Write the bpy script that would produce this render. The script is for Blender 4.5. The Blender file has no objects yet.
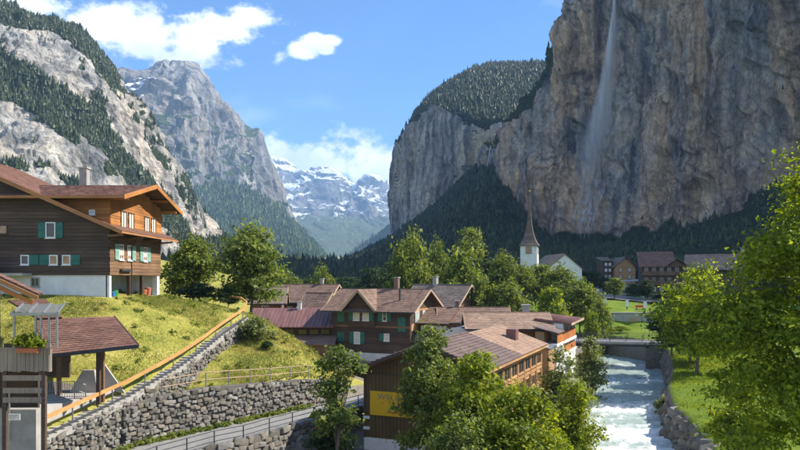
import bpy, bmesh, math, random
import numpy as np
from mathutils import Vector, Matrix
from mathutils.bvhtree import BVHTree

# ------------------------------------------------------------------ camera, sky, sun, exposure
scene = bpy.context.scene
COL = scene.collection
F, HZ, CZ = 700.0, 278.0, 14.0          # focal length and horizon row in photo pixels, eye height
cam_d = bpy.data.cameras.new('camera')
cam = bpy.data.objects.new('camera', cam_d)
COL.objects.link(cam)
cam.location = (0, 0, CZ)
cam.rotation_euler = (math.radians(90), 0, 0)
cam_d.sensor_width = 36
cam_d.lens = F / 800 * 36
cam_d.shift_y = (HZ - 225) / 800
cam_d.clip_start = 0.5
cam_d.clip_end = 60000
scene.camera = cam

SUN_EL, SUN_AZ = math.radians(43), math.radians(80)      # azimuth clockwise from +Y
SUND = Vector((math.sin(SUN_AZ) * math.cos(SUN_EL), math.cos(SUN_AZ) * math.cos(SUN_EL), math.sin(SUN_EL)))
sl = bpy.data.lights.new('sun', 'SUN')
sl.energy = 4.3
sl.angle = math.radians(0.5)
sl.color = (1.0, 0.93, 0.82)
sun = bpy.data.objects.new('sun', sl)
COL.objects.link(sun)
sun.rotation_euler = SUND.to_track_quat('Z', 'Y').to_euler()
sun.location = (0, 0, 60)

world = bpy.data.worlds.new('World')
scene.world = world
world.use_nodes = True
scene.view_settings.view_transform = 'Standard'
scene.view_settings.look = 'None'
scene.view_settings.exposure = 1.22
scene.view_settings.gamma = 1.0
scene.cycles.max_bounces = 6
scene.cycles.diffuse_bounces = 4
scene.cycles.transparent_max_bounces = 12
scene.cycles.volume_bounces = 1
scene.cycles.use_denoising = True


def px(x, y, Y):
    """a point of the photograph (pixel x, y) at depth Y metres"""
    return Vector(((x - 400) / F * Y, Y, CZ + (HZ - y) / F * Y))


def build_world():
    nt = world.node_tree
    nt.nodes.clear()
    N, L = nt.nodes.new, nt.links.new
    out = N('ShaderNodeOutputWorld')
    sky = N('ShaderNodeTexSky')
    sky.sky_type = 'NISHITA'
    sky.sun_disc = False
    sky.sun_elevation = SUN_EL
    sky.sun_rotation = SUN_AZ
    sky.altitude = 800
    sky.air_density = 1.0
    sky.dust_density = 0.25
    sky.ozone_density = 2.2
    geo = N('ShaderNodeTexCoord')
    dirv = geo.outputs['Generated']

    def math_(op, a, b=None, c=None, clamp=False):
        m = N('ShaderNodeMath'); m.operation = op; m.use_clamp = clamp
        for i, v in enumerate((a, b, c)):
            if v is None: continue
            if isinstance(v, (int, float)): m.inputs[i].default_value = v
            else: L(v, m.inputs[i])
        return m.outputs[0]

    def blob(bx, by, rx, ry, top=1.0):
        c = Vector(((bx - 400) / F, 1, (HZ - by) / F))
        ln = c.length
        c.normalize()
        s = N('ShaderNodeVectorMath'); s.operation = 'SUBTRACT'
        L(dirv, s.inputs[0]); s.inputs[1].default_value = c
        m = N('ShaderNodeVectorMath'); m.operation = 'MULTIPLY'
        L(s.outputs[0], m.inputs[0]); m.inputs[1].default_value = (F * ln / rx, 3.0, F * ln / ry)
        l = N('ShaderNodeVectorMath'); l.operation = 'LENGTH'
        L(m.outputs[0], l.inputs[0])
        return math_('MINIMUM', math_('SUBTRACT', 1.0, l.outputs['Value']), top)
    B = [(-20, 4, 60, 22), (20, 12, 75, 26), (90, 28, 80, 26), (140, 44, 84, 30), (190, 46, 56, 26), (226, 30, 36, 18), (250, 14, 30, 15),
         (306, 50, 13, 7, 0.25), (317, 43, 14, 8, 0.5), (329, 40, 10, 5, 0.3), (324, 49, 9, 5, 0.3), (275, 164, 80, 34), (320, 170, 80, 30), (368, 176, 70, 32),
         (405, 186, 60, 34), (240, 150, 60, 30), (-120, 20, 120, 40), (960, 60, 120, 34), (1150, 140, 160, 40), (-420, 60, 220, 60)]
    mx = None
    for b in B:
        o = blob(*b)
        mx = o if mx is None else math_('MAXIMUM', mx, o)
    # unseen cumulus behind the camera, its cover raised to add fill light
    n0 = N('ShaderNodeTexNoise'); n0.inputs['Scale'].default_value = 2.1; n0.inputs['Detail'].default_value = 2
    mp0 = N('ShaderNodeMapping'); mp0.inputs['Scale'].default_value = (1, 1, 2.4); mp0.inputs['Location'].default_value = (3.1, 8.4, 0.3)
    L(dirv, mp0.inputs[0]); L(mp0.outputs[0], n0.inputs['Vector'])
    sepd = N('ShaderNodeSeparateXYZ'); L(dirv, sepd.inputs[0])
    behind = math_('MULTIPLY', sepd.outputs['Y'], -2.5)
    gen = math_('MINIMUM', math_('MULTIPLY', math_('SUBTRACT', n0.outputs['Fac'], 0.50), 5.0), math_('ADD', behind, 0.2))
    mx = math_('MAXIMUM', mx, gen)
    mp = N('ShaderNodeMapping'); mp.inputs['Scale'].default_value = (1, 1, 1.5)
    L(dirv, mp.inputs[0])
    n1 = N('ShaderNodeTexNoise'); n1.inputs['Scale'].default_value = 11; n1.inputs['Detail'].default_value = 9; n1.inputs['Roughness'].default_value = 0.62
    L(mp.outputs[0], n1.inputs['Vector'])
    d = math_('ADD', mx, math_('MULTIPLY', math_('SUBTRACT', n1.outputs['Fac'], 0.5), 4.2))
    mr = N('ShaderNodeMapRange'); mr.interpolation_type = 'SMOOTHSTEP'
    mr.inputs[1].default_value = 0.02; mr.inputs[2].default_value = 0.62
    L(d, mr.inputs[0])
    # thin veil wisps
    n3 = N('ShaderNodeTexNoise'); n3.inputs['Scale'].default_value = 5; n3.inputs['Detail'].default_value = 7
    mp3 = N('ShaderNodeMapping'); mp3.inputs['Scale'].default_value = (1, 1, 3); mp3.inputs['Rotation'].default_value = (0, 0.5, 0)
    L(dirv, mp3.inputs[0]); L(mp3.outputs[0], n3.inputs['Vector'])
    veil = N('ShaderNodeMapRange'); veil.inputs[1].default_value = 0.56; veil.inputs[2].default_value = 0.85; veil.inputs[4].default_value = 0.35
    L(n3.outputs['Fac'], veil.inputs[0])
    fac = math_('MAXIMUM', mr.outputs[0], veil.outputs[0])
    n2 = N('ShaderNodeTexNoise'); n2.inputs['Scale'].default_value = 9; n2.inputs['Detail'].default_value = 5
    mp2 = N('ShaderNodeMapping'); mp2.inputs['Location'].default_value = (0.02, 0, 0.03); mp2.inputs['Scale'].default_value = (1, 1, 1.8)
    L(dirv, mp2.inputs[0]); L(mp2.outputs[0], n2.inputs['Vector'])
    cr = N('ShaderNodeValToRGB')
    cr.color_ramp.elements[0].position = 0.36; cr.color_ramp.elements[0].color = (3.3, 3.75, 4.4, 1)
    cr.color_ramp.elements[1].position = 0.60; cr.color_ramp.elements[1].color = (5.6, 5.7, 5.85, 1)
    L(n2.outputs['Fac'], cr.inputs[0])
    mix = N('ShaderNodeMix'); mix.data_type = 'RGBA'
    tint = N('ShaderNodeMix'); tint.data_type = 'RGBA'; tint.blend_type = 'MULTIPLY'; tint.inputs[0].default_value = 1.0
    L(sky.outputs[0], tint.inputs[6]); tint.inputs[7].default_value = (0.33, 0.53, 0.73, 1)
    L(fac, mix.inputs[0]); L(tint.outputs[2], mix.inputs[6]); L(cr.outputs[0], mix.inputs[7])
    bg = N('ShaderNodeBackground'); bg.inputs['Strength'].default_value = 0.125
    L(mix.outputs[2], bg.inputs['Color']); L(bg.outputs[0], out.inputs['Surface'])


build_world()

# ------------------------------------------------------------------ helpers
rng = np.random.default_rng(7)
R = random.Random(5)


def _hash(i, j, k, s):
    h = (i * 374761393 + j * 668265263 + k * 2147483647 + s * 1274126177) & 0xFFFFFFFF
    h = ((h ^ (h >> 13)) * 1274126177) & 0xFFFFFFFF
    return ((h ^ (h >> 16)) & 0xFFFF) / 32767.5 - 1.0


def vnoise(p, s=0):
    p = np.asarray(p, float)
    b = np.floor(p).astype(np.int64)
    f = p - b
    f = f * f * f * (f * (f * 6 - 15) + 10)
    i, j, k = b[..., 0], b[..., 1], b[..., 2]
    r = 0
    for a in (0, 1):
        for c in (0, 1):
            for e in (0, 1):
                w = (f[..., 0] if a else 1 - f[..., 0]) * (f[..., 1] if c else 1 - f[..., 1]) * (f[..., 2] if e else 1 - f[..., 2])
                r = r + w * _hash(i + a, j + c, k + e, s)
    return r


def fbm(p, o=4, s=0, gain=0.5, ridged=False):
    p = np.asarray(p, float)
    r, a, t = 0, 1.0, 0
    for q in range(o):
        n = vnoise(p * 2.03 ** q + 17.3 * q, s + q)
        if ridged: n = 1 - 2 * np.abs(n)
        r = r + a * n; t += a; a *= gain
    return r / t


def smooth(x, a, b):
    t = np.clip((x - a) / (b - a), 0, 1)
    return t * t * (3 - 2 * t)


def np_mesh(name, V, Fc, smoothed=False, attr=None):
    V = np.asarray(V, np.float32); Fc = np.asarray(Fc, np.int32)
    me = bpy.data.meshes.new(name)
    k = Fc.shape[1]
    me.vertices.add(len(V)); me.vertices.foreach_set('co', V.ravel())
    me.loops.add(Fc.size); me.loops.foreach_set('vertex_index', Fc.ravel())
    me.polygons.add(len(Fc)); me.polygons.foreach_set('loop_start', np.arange(0, Fc.size, k, dtype=np.int32))
    me.polygons.foreach_set('use_smooth', np.full(len(Fc), smoothed))
    me.update(calc_edges=True)
    for nm, a in (attr or {}).items():
        at = me.attributes.new(nm, 'FLOAT', 'POINT'); at.data.foreach_set('value', np.asarray(a, np.float32).ravel())
    return me


def link(name, me, mat=None, parent=None, loc=None, rot=None):
    o = bpy.data.objects.new(name, me)
    COL.objects.link(o)
    if mat is not None:
        if len(me.materials) == 0: me.materials.append(mat)
    if parent is not None: o.parent = parent
    if loc is not None: o.location = loc
    if rot is not None: o.rotation_euler = (0, 0, rot) if isinstance(rot, (int, float)) else rot
    return o


def tag(o, label=None, cat=None, group=None, kind=None):
    if label: o['label'] = label
    if cat: o['category'] = cat
    if group: o['group'] = group
    if kind: o['kind'] = kind
    return o


def thing(name, label, cat, loc=(0, 0, 0), rot=0, group=None):
    o = link(name, None, loc=loc, rot=rot)
    o.empty_display_size = 0.3
    return tag(o, label, cat, group)


class MB:
    """collects simple solids and links them as one mesh object"""
    def __init__(s): s.v = []; s.f = []

    def add(s, vs, fs):
        n = len(s.v); s.v += [tuple(v) for v in vs]; s.f += [tuple(i + n for i in f) for f in fs]; return s

    def box(s, x0, x1, y0, y1, z0, z1):
        v = [(x, y, z) for z in (z0, z1) for y in (y0, y1) for x in (x0, x1)]
        return s.add(v, [(0, 2, 3, 1), (4, 5, 7, 6), (0, 1, 5, 4), (2, 6, 7, 3), (0, 4, 6, 2), (1, 3, 7, 5)])

    def hexa(s, a, b):
        """two quads (lists of four points) joined to a solid"""
        return s.add(list(a) + list(b), [(3, 2, 1, 0), (4, 5, 6, 7), (0, 1, 5, 4), (1, 2, 6, 5), (2, 3, 7, 6), (3, 0, 4, 7)])

    def slab(s, p, t):
        p = [Vector(q) for q in p]
        n = (p[1] - p[0]).cross(p[3] - p[0]).normalized()
        return s.hexa([q - n * t for q in p], p)

    def beam(s, a, b, w, h, up=(0, 0, 1)):
        a, b = Vector(a), Vector(b)
        d = (b - a).normalized()
        up = Vector(up)
        if abs(d.dot(up)) > 0.95: up = Vector((0, 1, 0))
        x = d.cross(up).normalized() * w / 2
        z = x.cross(d).normalized() * h / 2
        return s.hexa([a - x - z, a + x - z, a + x + z, a - x + z], [b - x - z, b + x - z, b + x + z, b - x + z])

    def tube(s, pts, rs, n=8, cap=True):
        pts = [Vector(p) for p in pts]
        base = len(s.v)
        for i, p in enumerate(pts):
            d = (pts[min(i + 1, len(pts) - 1)] - pts[max(i - 1, 0)]).normalized()
            a = d.orthogonal().normalized() if i == 0 else (a - d * a.dot(d)).normalized()
            b = d.cross(a)
            r = rs[i] if isinstance(rs, (list, tuple)) else rs
            for k in range(n):
                t = 2 * math.pi * k / n
                s.v.append(tuple(p + a * (r * math.cos(t)) + b * (r * math.sin(t))))
        for i in range(len(pts) - 1):
            for k in range(n):
                q = base + i * n
                s.f.append((q + k, q + (k + 1) % n, q + n + (k + 1) % n, q + n + k))
        if cap:
            s.f.append(tuple(base + k for k in reversed(range(n))))
            s.f.append(tuple(base + (len(pts) - 1) * n + k for k in range(n)))
        return s

    def prism(s, poly, d):
        """closed polygon (3d points) extruded by the vector d"""
        n = len(poly); poly = [Vector(p) for p in poly]; d = Vector(d)
        return s.add(poly + [p + d for p in poly],
                     [tuple(reversed(range(n))), tuple(range(n, 2 * n))] + [(i, (i + 1) % n, n + (i + 1) % n, n + i) for i in range(n)])

    def mesh(s, name, smoothed=False):
        me = bpy.data.meshes.new(name)
        me.from_pydata(s.v, [], s.f)
        bm = bmesh.new(); bm.from_mesh(me); bmesh.ops.recalc_face_normals(bm, faces=bm.faces); bm.to_mesh(me); bm.free()
        if smoothed:
            for p in me.polygons: p.use_smooth = True
        me.update()
        return me

    def build(s, name, mat, parent=None, loc=None, rot=None, smoothed=False):
        return link(name, s.mesh(name, smoothed), mat, parent, loc, rot)


# ------------------------------------------------------------------ materials
def new_mat(name):
    m = bpy.data.materials.new(name); m.use_nodes = True
    nt = m.node_tree; nt.nodes.clear()
    out = nt.nodes.new('ShaderNodeOutputMaterial')
    return m, nt, nt.nodes.new, nt.links.new, out


def noise_node(nt, scale, detail=5, rough=0.55, mscale=(1, 1, 1), coord='Object', rot=(0, 0, 0)):
    tc = nt.nodes.new('ShaderNodeTexCoord')
    mp = nt.nodes.new('ShaderNodeMapping'); mp.inputs['Scale'].default_value = mscale; mp.inputs['Rotation'].default_value = rot
    nt.links.new(tc.outputs[coord], mp.inputs[0])
    n = nt.nodes.new('ShaderNodeTexNoise')
    n.inputs['Scale'].default_value = scale; n.inputs['Detail'].default_value = detail; n.inputs['Roughness'].default_value = rough
    nt.links.new(mp.outputs[0], n.inputs['Vector'])
    return n.outputs['Fac']


def ramp(nt, fac, stops):
    r = nt.nodes.new('ShaderNodeValToRGB')
    e = r.color_ramp.elements
    while len(e) > 2: e.remove(e[-1])
    while len(e) < len(stops): e.new(0.5)
    for el, (p, c) in zip(e, stops):
        el.position = p; el.color = (c[0], c[1], c[2], 1)
    nt.links.new(fac, r.inputs[0])
    return r.outputs[0]


def mixc(nt, fac, a, b, mode='MIX'):
    m = nt.nodes.new('ShaderNodeMix'); m.data_type = 'RGBA'; m.blend_type = mode
    for sock, v in ((0, fac), (6, a), (7, b)):
        if isinstance(v, (int, float)): m.inputs[sock].default_value = v
        elif isinstance(v, tuple): m.inputs[sock].default_value = (v[0], v[1], v[2], 1)
        else: nt.links.new(v, m.inputs[sock])
    return m.outputs[2]


def mrange(nt, v, a, b, c=0.0, d=1.0):
    m = nt.nodes.new('ShaderNodeMapRange'); m.interpolation_type = 'SMOOTHSTEP'
    for i, q in enumerate((a, b, c, d)): m.inputs[i + 1].default_value = q
    nt.links.new(v, m.inputs[0])
    return m.outputs[0]


def finish(nt, out, col, rough=0.8, bump=None, bstr=0.3, bdist=0.05, metal=0.0, spec=0.3):
    p = nt.nodes.new('ShaderNodeBsdfPrincipled')
    p.inputs['Roughness'].default_value = rough; p.inputs['Metallic'].default_value = metal
    p.inputs['Specular IOR Level'].default_value = spec
    if isinstance(col, tuple): p.inputs['Base Color'].default_value = (col[0], col[1], col[2], 1)
    else: nt.links.new(col, p.inputs['Base Color'])
    if bump is not None:
        b = nt.nodes.new('ShaderNodeBump'); b.inputs['Strength'].default_value = bstr; b.inputs['Distance'].default_value = bdist
        nt.links.new(bump, b.inputs['Height']); nt.links.new(b.outputs[0], p.inputs['Normal'])
    nt.links.new(p.outputs[0], out.inputs['Surface'])
    return p


def island(nt):
    g = nt.nodes.new('ShaderNodeNewGeometry')
    return g.outputs['Random Per Island']


def plain(name, c, var=0.25, scale=3.0, rough=0.75, mscale=(1, 1, 1), bstr=0.25, metal=0.0, spec=0.3, isl=False):
    m, nt, N, L, out = new_mat(name)
    f = noise_node(nt, scale, 6, 0.6, mscale)
    lo = tuple(v * (1 - var) for v in c); hi = tuple(min(1, v * (1 + var)) for v in c)
    col = ramp(nt, f, [(0.3, lo), (0.7, hi)])
    if isl:
        k = ramp(nt, island(nt), [(0, (0.82, 0.81, 0.80)), (0.5, (1, 1, 1)), (1, (1.12, 1.11, 1.09))])
        col = mixc(nt, 1.0, col, k, 'MULTIPLY')
    finish(nt, out, col, rough, f, bstr, 0.02, metal, spec)
    return m


def wood(name, c, along='x', var=0.35, rough=0.75, isl=True):
    sc = {'x': (0.25, 6, 6), 'y': (6, 0.25, 6), 'z': (6, 6, 0.25)}[along]
    m, nt, N, L, out = new_mat(name)
    f = noise_node(nt, 2.2, 6, 0.65, sc)
    g = noise_node(nt, 0.35, 3, 0.5)
    col = ramp(nt, f, [(0.3, tuple(v * (1 - var) for v in c)), (0.72, tuple(v * (1 + var) for v in c))])
    col = mixc(nt, 1.0, col, ramp(nt, g, [(0.3, (0.75, 0.74, 0.74)), (0.7, (1.2, 1.18, 1.14))]), 'MULTIPLY')
    if isl:
        col = mixc(nt, 1.0, col, ramp(nt, island(nt), [(0, (0.75, 0.74, 0.73)), (1, (1.22, 1.2, 1.18))]), 'MULTIPLY')
    finish(nt, out, col, rough, f, 0.35, 0.01)
    return m


def leaf_mat(name, c1, c2, trans=0.35, c3=None):
    m, nt, N, L, out = new_mat(name)
    g = noise_node(nt, 0.5, 4, 0.65)
    col = ramp(nt, island(nt), [(0.0, tuple(0.55 * v for v in c1)), (0.25, c1), (0.65, c2), (1.0, c3 or tuple(min(1, v * 1.3) for v in c2))])
    col = mixc(nt, 1.0, col, ramp(nt, g, [(0.32, (0.60, 0.70, 0.68)), (0.5, (1.0, 1.0, 0.9)), (0.68, (1.35, 1.22, 1.0))]), 'MULTIPLY')
    d = N('ShaderNodeBsdfPrincipled'); d.inputs['Roughness'].default_value = 0.5; d.inputs['Specular IOR Level'].default_value = 0.25
    t = N('ShaderNodeBsdfTranslucent')
    tc = mixc(nt, 1.0, col, (1.5, 1.45, 0.55), 'MULTIPLY')
    L(col, d.inputs['Base Color']); L(tc, t.inputs['Color'])
    mx = N('ShaderNodeMixShader'); mx.inputs[0].default_value = trans
    L(d.outputs[0], mx.inputs[1]); L(t.outputs[0], mx.inputs[2]); L(mx.outputs[0], out.inputs['Surface'])
    return m


def blade_mat(name, c1, c2, trans=0.4, c3=None):
    m, nt, N, L, out = new_mat(name)
    a = noise_node(nt, 0.22, 5, 0.65); b = noise_node(nt, 1.1, 4, 0.6)
    col = ramp(nt, island(nt), [(0.0, c1), (0.6, c2), (1.0, c3)])
    col = mixc(nt, 1.0, col, ramp(nt, a, [(0.32, (0.66, 0.80, 0.66)), (0.5, (0.95, 0.98, 0.9)), (0.66, (1.25, 1.12, 1.2))]), 'MULTIPLY')
    col = mixc(nt, 1.0, col, ramp(nt, b, [(0.3, (0.72, 0.80, 0.8)), (0.7, (1.2, 1.15, 1.1))]), 'MULTIPLY')
    d = N('ShaderNodeBsdfDiffuse'); t = N('ShaderNodeBsdfTranslucent')
    L(col, d.inputs['Color']); L(col, t.inputs['Color'])
    mx = N('ShaderNodeMixShader'); mx.inputs[0].default_value = trans
    L(d.outputs[0], mx.inputs[1]); L(t.outputs[0], mx.inputs[2]); L(mx.outputs[0], out.inputs['Surface'])
    return m


def rock_mat(name, light, mid, dark, veg, scale=1.0, warm=None, snow=False, streak=1.0, stria=0.5, wl=(0.44, 0.62)):
    """limestone: broad patches, vertical water streaks, fine fracture relief; attribute veg turns it to plant cover"""
    m, nt, N, L, out = new_mat(name)
    a = noise_node(nt, 0.011 * scale, 7, 0.62, (1, 1, 0.6))
    s = noise_node(nt, 0.065 * scale, 8, 0.68, (1, 1, 0.07))
    s2 = noise_node(nt, 0.028 * scale, 6, 0.65, (1, 1, 0.045))
    t = noise_node(nt, 0.03 * scale, 8, 0.7, (0.5, 0.5, 2.2), rot=(0.12, 0.10, 0))
    fi = noise_node(nt, 0.16 * scale, 7, 0.7, (1, 1, 0.7))
    col = ramp(nt, a, [(0.30, dark), (0.46, mid), (0.60, light), (0.75, mid)])
    if warm:
        w = noise_node(nt, 0.014 * scale, 5, 0.6, (1, 1, 0.45), rot=(0, 0, 1.0))
        col = mixc(nt, mrange(nt, w, wl[0], wl[1]), col, warm)
    col = mixc(nt, 1.0, col, ramp(nt, s, [(0.34, (0.32, 0.34, 0.38)), (0.46, (0.92, 0.92, 0.92)), (0.62, (1.32, 1.27, 1.18))]), 'MULTIPLY')
    col = mixc(nt, streak, col, ramp(nt, s2, [(0.38, (0.30, 0.33, 0.40)), (0.49, (1, 1, 1)), (0.62, (1.22, 1.15, 1.04))]), 'MULTIPLY')
    col = mixc(nt, stria, col, ramp(nt, t, [(0.35, (0.55, 0.55, 0.57)), (0.50, (1, 1, 1)), (0.7, (1.12, 1.1, 1.06))]), 'MULTIPLY')
    col = mixc(nt, 0.8, col, ramp(nt, fi, [(0.3, (0.62, 0.62, 0.63)), (0.55, (1.02, 1.02, 1.0)), (0.75, (1.25, 1.22, 1.18))]), 'MULTIPLY')
    fi2 = noise_node(nt, 0.55 * scale, 6, 0.75, (1, 1, 0.55))
    col = mixc(nt, 0.75, col, ramp(nt, fi2, [(0.34, (0.58, 0.58, 0.60)), (0.5, (1.0, 1.0, 1.0)), (0.7, (1.28, 1.26, 1.22))]), 'MULTIPLY')
    def cracks(sc, ms, rot, w):
        tc = N('ShaderNodeTexCoord'); mp = N('ShaderNodeMapping'); mp.inputs['Scale'].default_value = ms; mp.inputs['Rotation'].default_value = rot
        ns = N('ShaderNodeTexNoise'); ns.inputs['Scale'].default_value = sc * 1.7; ns.inputs['Detail'].default_value = 4
        L(tc.outputs['Object'], ns.inputs['Vector'])
        sb = N('ShaderNodeVectorMath'); sb.operation = 'MULTIPLY_ADD'
        L(ns.outputs['Color'], sb.inputs[0]); sb.inputs[1].default_value = (0.9 / sc,) * 3; L(tc.outputs['Object'], sb.inputs[2])
        L(sb.outputs[0], mp.inputs[0])
        vo = N('ShaderNodeTexVoronoi'); vo.feature = 'DISTANCE_TO_EDGE'; vo.inputs['Scale'].default_value = sc
        L(mp.outputs[0], vo.inputs['Vector'])
        return mrange(nt, vo.outputs['Distance'], 0.0, w, 0.45, 1.0)
    ck1 = cracks(0.030 * scale, (1, 1, 0.22), (0.12, 0.16, 0), 0.09)
    ck2 = cracks(0.09 * scale, (1, 1, 0.7), (0.5, 0.4, 0.3), 0.13)
    col = mixc(nt, 0.6, col, ck1, 'MULTIPLY'); col = mixc(nt, 0.4, col, ck2, 'MULTIPLY')
    at = N('ShaderNodeAttribute'); at.attribute_name = 'veg'
    vcol = ramp(nt, fi, [(0.3, tuple(v * 0.6 for v in veg)), (0.7, tuple(v * 1.35 for v in veg))])
    col = mixc(nt, mrange(nt, at.outputs['Fac'], 0.35, 0.6), col, vcol)
    if snow:
        at2 = N('ShaderNodeAttribute'); at2.attribute_name = 'snow'
        col = mixc(nt, mrange(nt, at2.outputs['Fac'], 0.42, 0.55), col, (0.86, 0.89, 0.93))
    hsum = N('ShaderNodeMath'); hsum.operation = 'ADD'
    hs0 = N('ShaderNodeMath'); hs0.operation = 'ADD'; L(fi, hs0.inputs[0]); L(fi2, hs0.inputs[1])
    hs1 = N('ShaderNodeMath'); hs1.operation = 'ADD'; L(ck1, hs1.inputs[0]); L(s, hs1.inputs[1])
    L(hs1.outputs[0], hsum.inputs[0]); L(hs0.outputs[0], hsum.inputs[1])
    finish(nt, out, col, 0.9, hsum.outputs[0], 0.7, 5.0 / scale, spec=0.15)
    return m


M = {}
M['white_wall'] = plain('whitewash', (0.72, 0.71, 0.68), 0.10, 1.2, 0.85)
M['concrete'] = plain('concrete', (0.33, 0.315, 0.29), 0.18, 1.4, 0.9)
M['concrete_light'] = plain('pale_concrete', (0.40, 0.38, 0.35), 0.14, 1.1, 0.9)
M['dark_wood'] = wood('dark_weathered_wood', (0.085, 0.060, 0.046), 'x')
M['dark_wood_y'] = wood('dark_weathered_wood_side', (0.075, 0.048, 0.034), 'y')
M['brown_wood'] = wood('brown_wood_side', (0.20, 0.118, 0.070), 'y')
M['orange_wood'] = wood('orange_larch_wood', (0.40, 0.175, 0.055), 'y', 0.2)
M['orange_wood_x'] = wood('orange_larch_wood_front', (0.36, 0.150, 0.045), 'x', 0.2)
M['tan_wood'] = wood('tan_wood', (0.40, 0.235, 0.115), 'y', 0.2)
M['gallery_wood'] = wood('orange_gallery_boards', (0.42, 0.150, 0.048), 'y', 0.22)
M['barn_wood'] = wood('olive_brown_barn_boards', (0.135, 0.092, 0.042), 'z', 0.25)
M['grey_wood'] = wood('grey_weathered_boards', (0.24, 0.20, 0.165), 'z', 0.3)
M['rail_wood'] = wood('honey_coloured_handrail', (0.52, 0.285, 0.105), 'y', 0.2)
M['fascia'] = wood('fascia_wood', (0.36, 0.175, 0.075), 'x', 0.22)
M['pale_fascia'] = wood('pale_barge_board', (0.42, 0.31, 0.22), 'x', 0.2)
M['tile_brown'] = plain('brown_roof_tile', (0.200, 0.105, 0.075), 0.28, 1.0, 0.75, isl=True)
M['tile_red'] = plain('old_red_roof_tile', (0.195, 0.125, 0.094), 0.30, 0.9, 0.8, isl=True)
M['tile_pink'] = plain('pale_terracotta_tile', (0.30, 0.20, 0.145), 0.24, 0.9, 0.8, isl=True)
M['tile_grey'] = plain('grey_roof_tile', (0.200, 0.155, 0.125), 0.28, 0.9, 0.85, isl=True)
M['fibre'] = plain('dark_fibre_cement', (0.145, 0.105, 0.095), 0.3, 0.8, 0.85, isl=True)
M['metal_red'] = plain('maroon_sheet_metal', (0.170, 0.085, 0.075), 0.3, 0.5, 0.55, mscale=(3, 0.4, 1))
M['metal_blue'] = plain('grey_blue_sheet_metal', (0.12, 0.15, 0.20), 0.25, 0.5, 0.55)
M['steel'] = plain('galvanised_steel', (0.33, 0.34, 0.35), 0.15, 3, 0.45, metal=0.6)
M['dark_metal'] = plain('dark_painted_metal', (0.05, 0.055, 0.06), 0.15, 3, 0.5)
M['teal'] = plain('teal_shutter_paint', (0.035, 0.150, 0.122), 0.25, 2.0, 0.6)
M['teal_sunlit'] = plain('sunlit_teal_shutter_paint', (0.20, 0.36, 0.31), 0.2, 2.0, 0.6)  # lighter copy of the teal for sunny walls, sunlight put into the colour
M['white_paint'] = plain('white_paint', (0.76, 0.75, 0.72), 0.08, 2.0, 0.55)
M['curtain'] = plain('white_curtain_behind_glass', (0.60, 0.58, 0.53), 0.2, 5.0, 0.35, mscale=(6, 6, 0.5))
M['glass'] = plain('dark_window_glass', (0.035, 0.04, 0.045), 0.3, 1.0, 0.08, bstr=0.02, spec=0.6)
M['warm_glass'] = plain('orange_toned_glass', (0.33, 0.19, 0.095), 0.35, 2.0, 0.15, bstr=0.02, spec=0.6)  # even orange tone; on the hill chalet it stands for a reflection
M['yellow'] = plain('yellow_sign_paint', (0.72, 0.43, 0.018), 0.08, 1.0, 0.55)
M['sign_grey'] = plain('grey_lettering', (0.24, 0.22, 0.16), 0.1, 2, 0.6)
M['sign_green'] = plain('green_emblem', (0.06, 0.16, 0.03), 0.1, 2, 0.6)
M['sign_red'] = plain('red_lettering', (0.45, 0.06, 0.03), 0.1, 2, 0.6)
M['red_paint'] = plain('red_paint', (0.50, 0.05, 0.035), 0.1, 2, 0.5)
M['green_plastic'] = plain('green_plastic', (0.03, 0.26, 0.07), 0.1, 2, 0.4)
M['blue_plastic'] = plain('blue_plastic', (0.05, 0.16, 0.42), 0.1, 2, 0.4)
M['terracotta'] = plain('terracotta_pot', (0.48, 0.16, 0.08), 0.15, 2, 0.8)
M['shingle'] = plain('grey_brown_shingles', (0.15, 0.115, 0.09), 0.3, 1.5, 0.8, isl=True)
M['gold'] = plain('gilded_metal', (0.6, 0.42, 0.12), 0.1, 2, 0.35, metal=0.8)
M['bark'] = plain('bark', (0.16, 0.125, 0.095), 0.35, 4, 0.9, mscale=(3, 3, 0.6), bstr=0.6)
M['stone'] = plain('limestone_block', (0.18, 0.168, 0.148), 0.30, 2.2, 0.9, bstr=0.6, isl=True)
M['mortar'] = plain('dark_wall_joint', (0.125, 0.115, 0.10), 0.3, 3, 0.95, bstr=0.6)
M['tarp'] = plain('white_canvas', (0.70, 0.70, 0.69), 0.08, 1, 0.6)
M['leaf_maple'] = leaf_mat('maple_leaves', (0.13, 0.185, 0.018), (0.24, 0.30, 0.025), 0.58, (0.34, 0.38, 0.04))
M['leaf_ash'] = leaf_mat('ash_leaves', (0.11, 0.16, 0.042), (0.20, 0.255, 0.065), 0.48, (0.30, 0.33, 0.12))
M['leaf_bright'] = leaf_mat('bright_leaves', (0.13, 0.185, 0.018), (0.24, 0.29, 0.026), 0.5, (0.33, 0.36, 0.05))
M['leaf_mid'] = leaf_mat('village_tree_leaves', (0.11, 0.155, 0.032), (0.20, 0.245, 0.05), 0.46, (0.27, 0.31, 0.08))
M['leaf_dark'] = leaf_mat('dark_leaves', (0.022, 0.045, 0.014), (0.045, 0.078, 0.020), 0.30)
M['leaf_olive'] = leaf_mat('willow_leaves', (0.12, 0.155, 0.06), (0.215, 0.25, 0.10), 0.45, (0.32, 0.34, 0.18))
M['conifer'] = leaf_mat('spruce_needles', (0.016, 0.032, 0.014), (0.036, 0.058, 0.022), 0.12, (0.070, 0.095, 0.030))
M['conifer_lit'] = leaf_mat('sunny_spruce_needles', (0.022, 0.040, 0.016), (0.048, 0.072, 0.024), 0.15, (0.070, 0.095, 0.030))  # brighter copy of the spruce colours, sunlight put into the green
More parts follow.
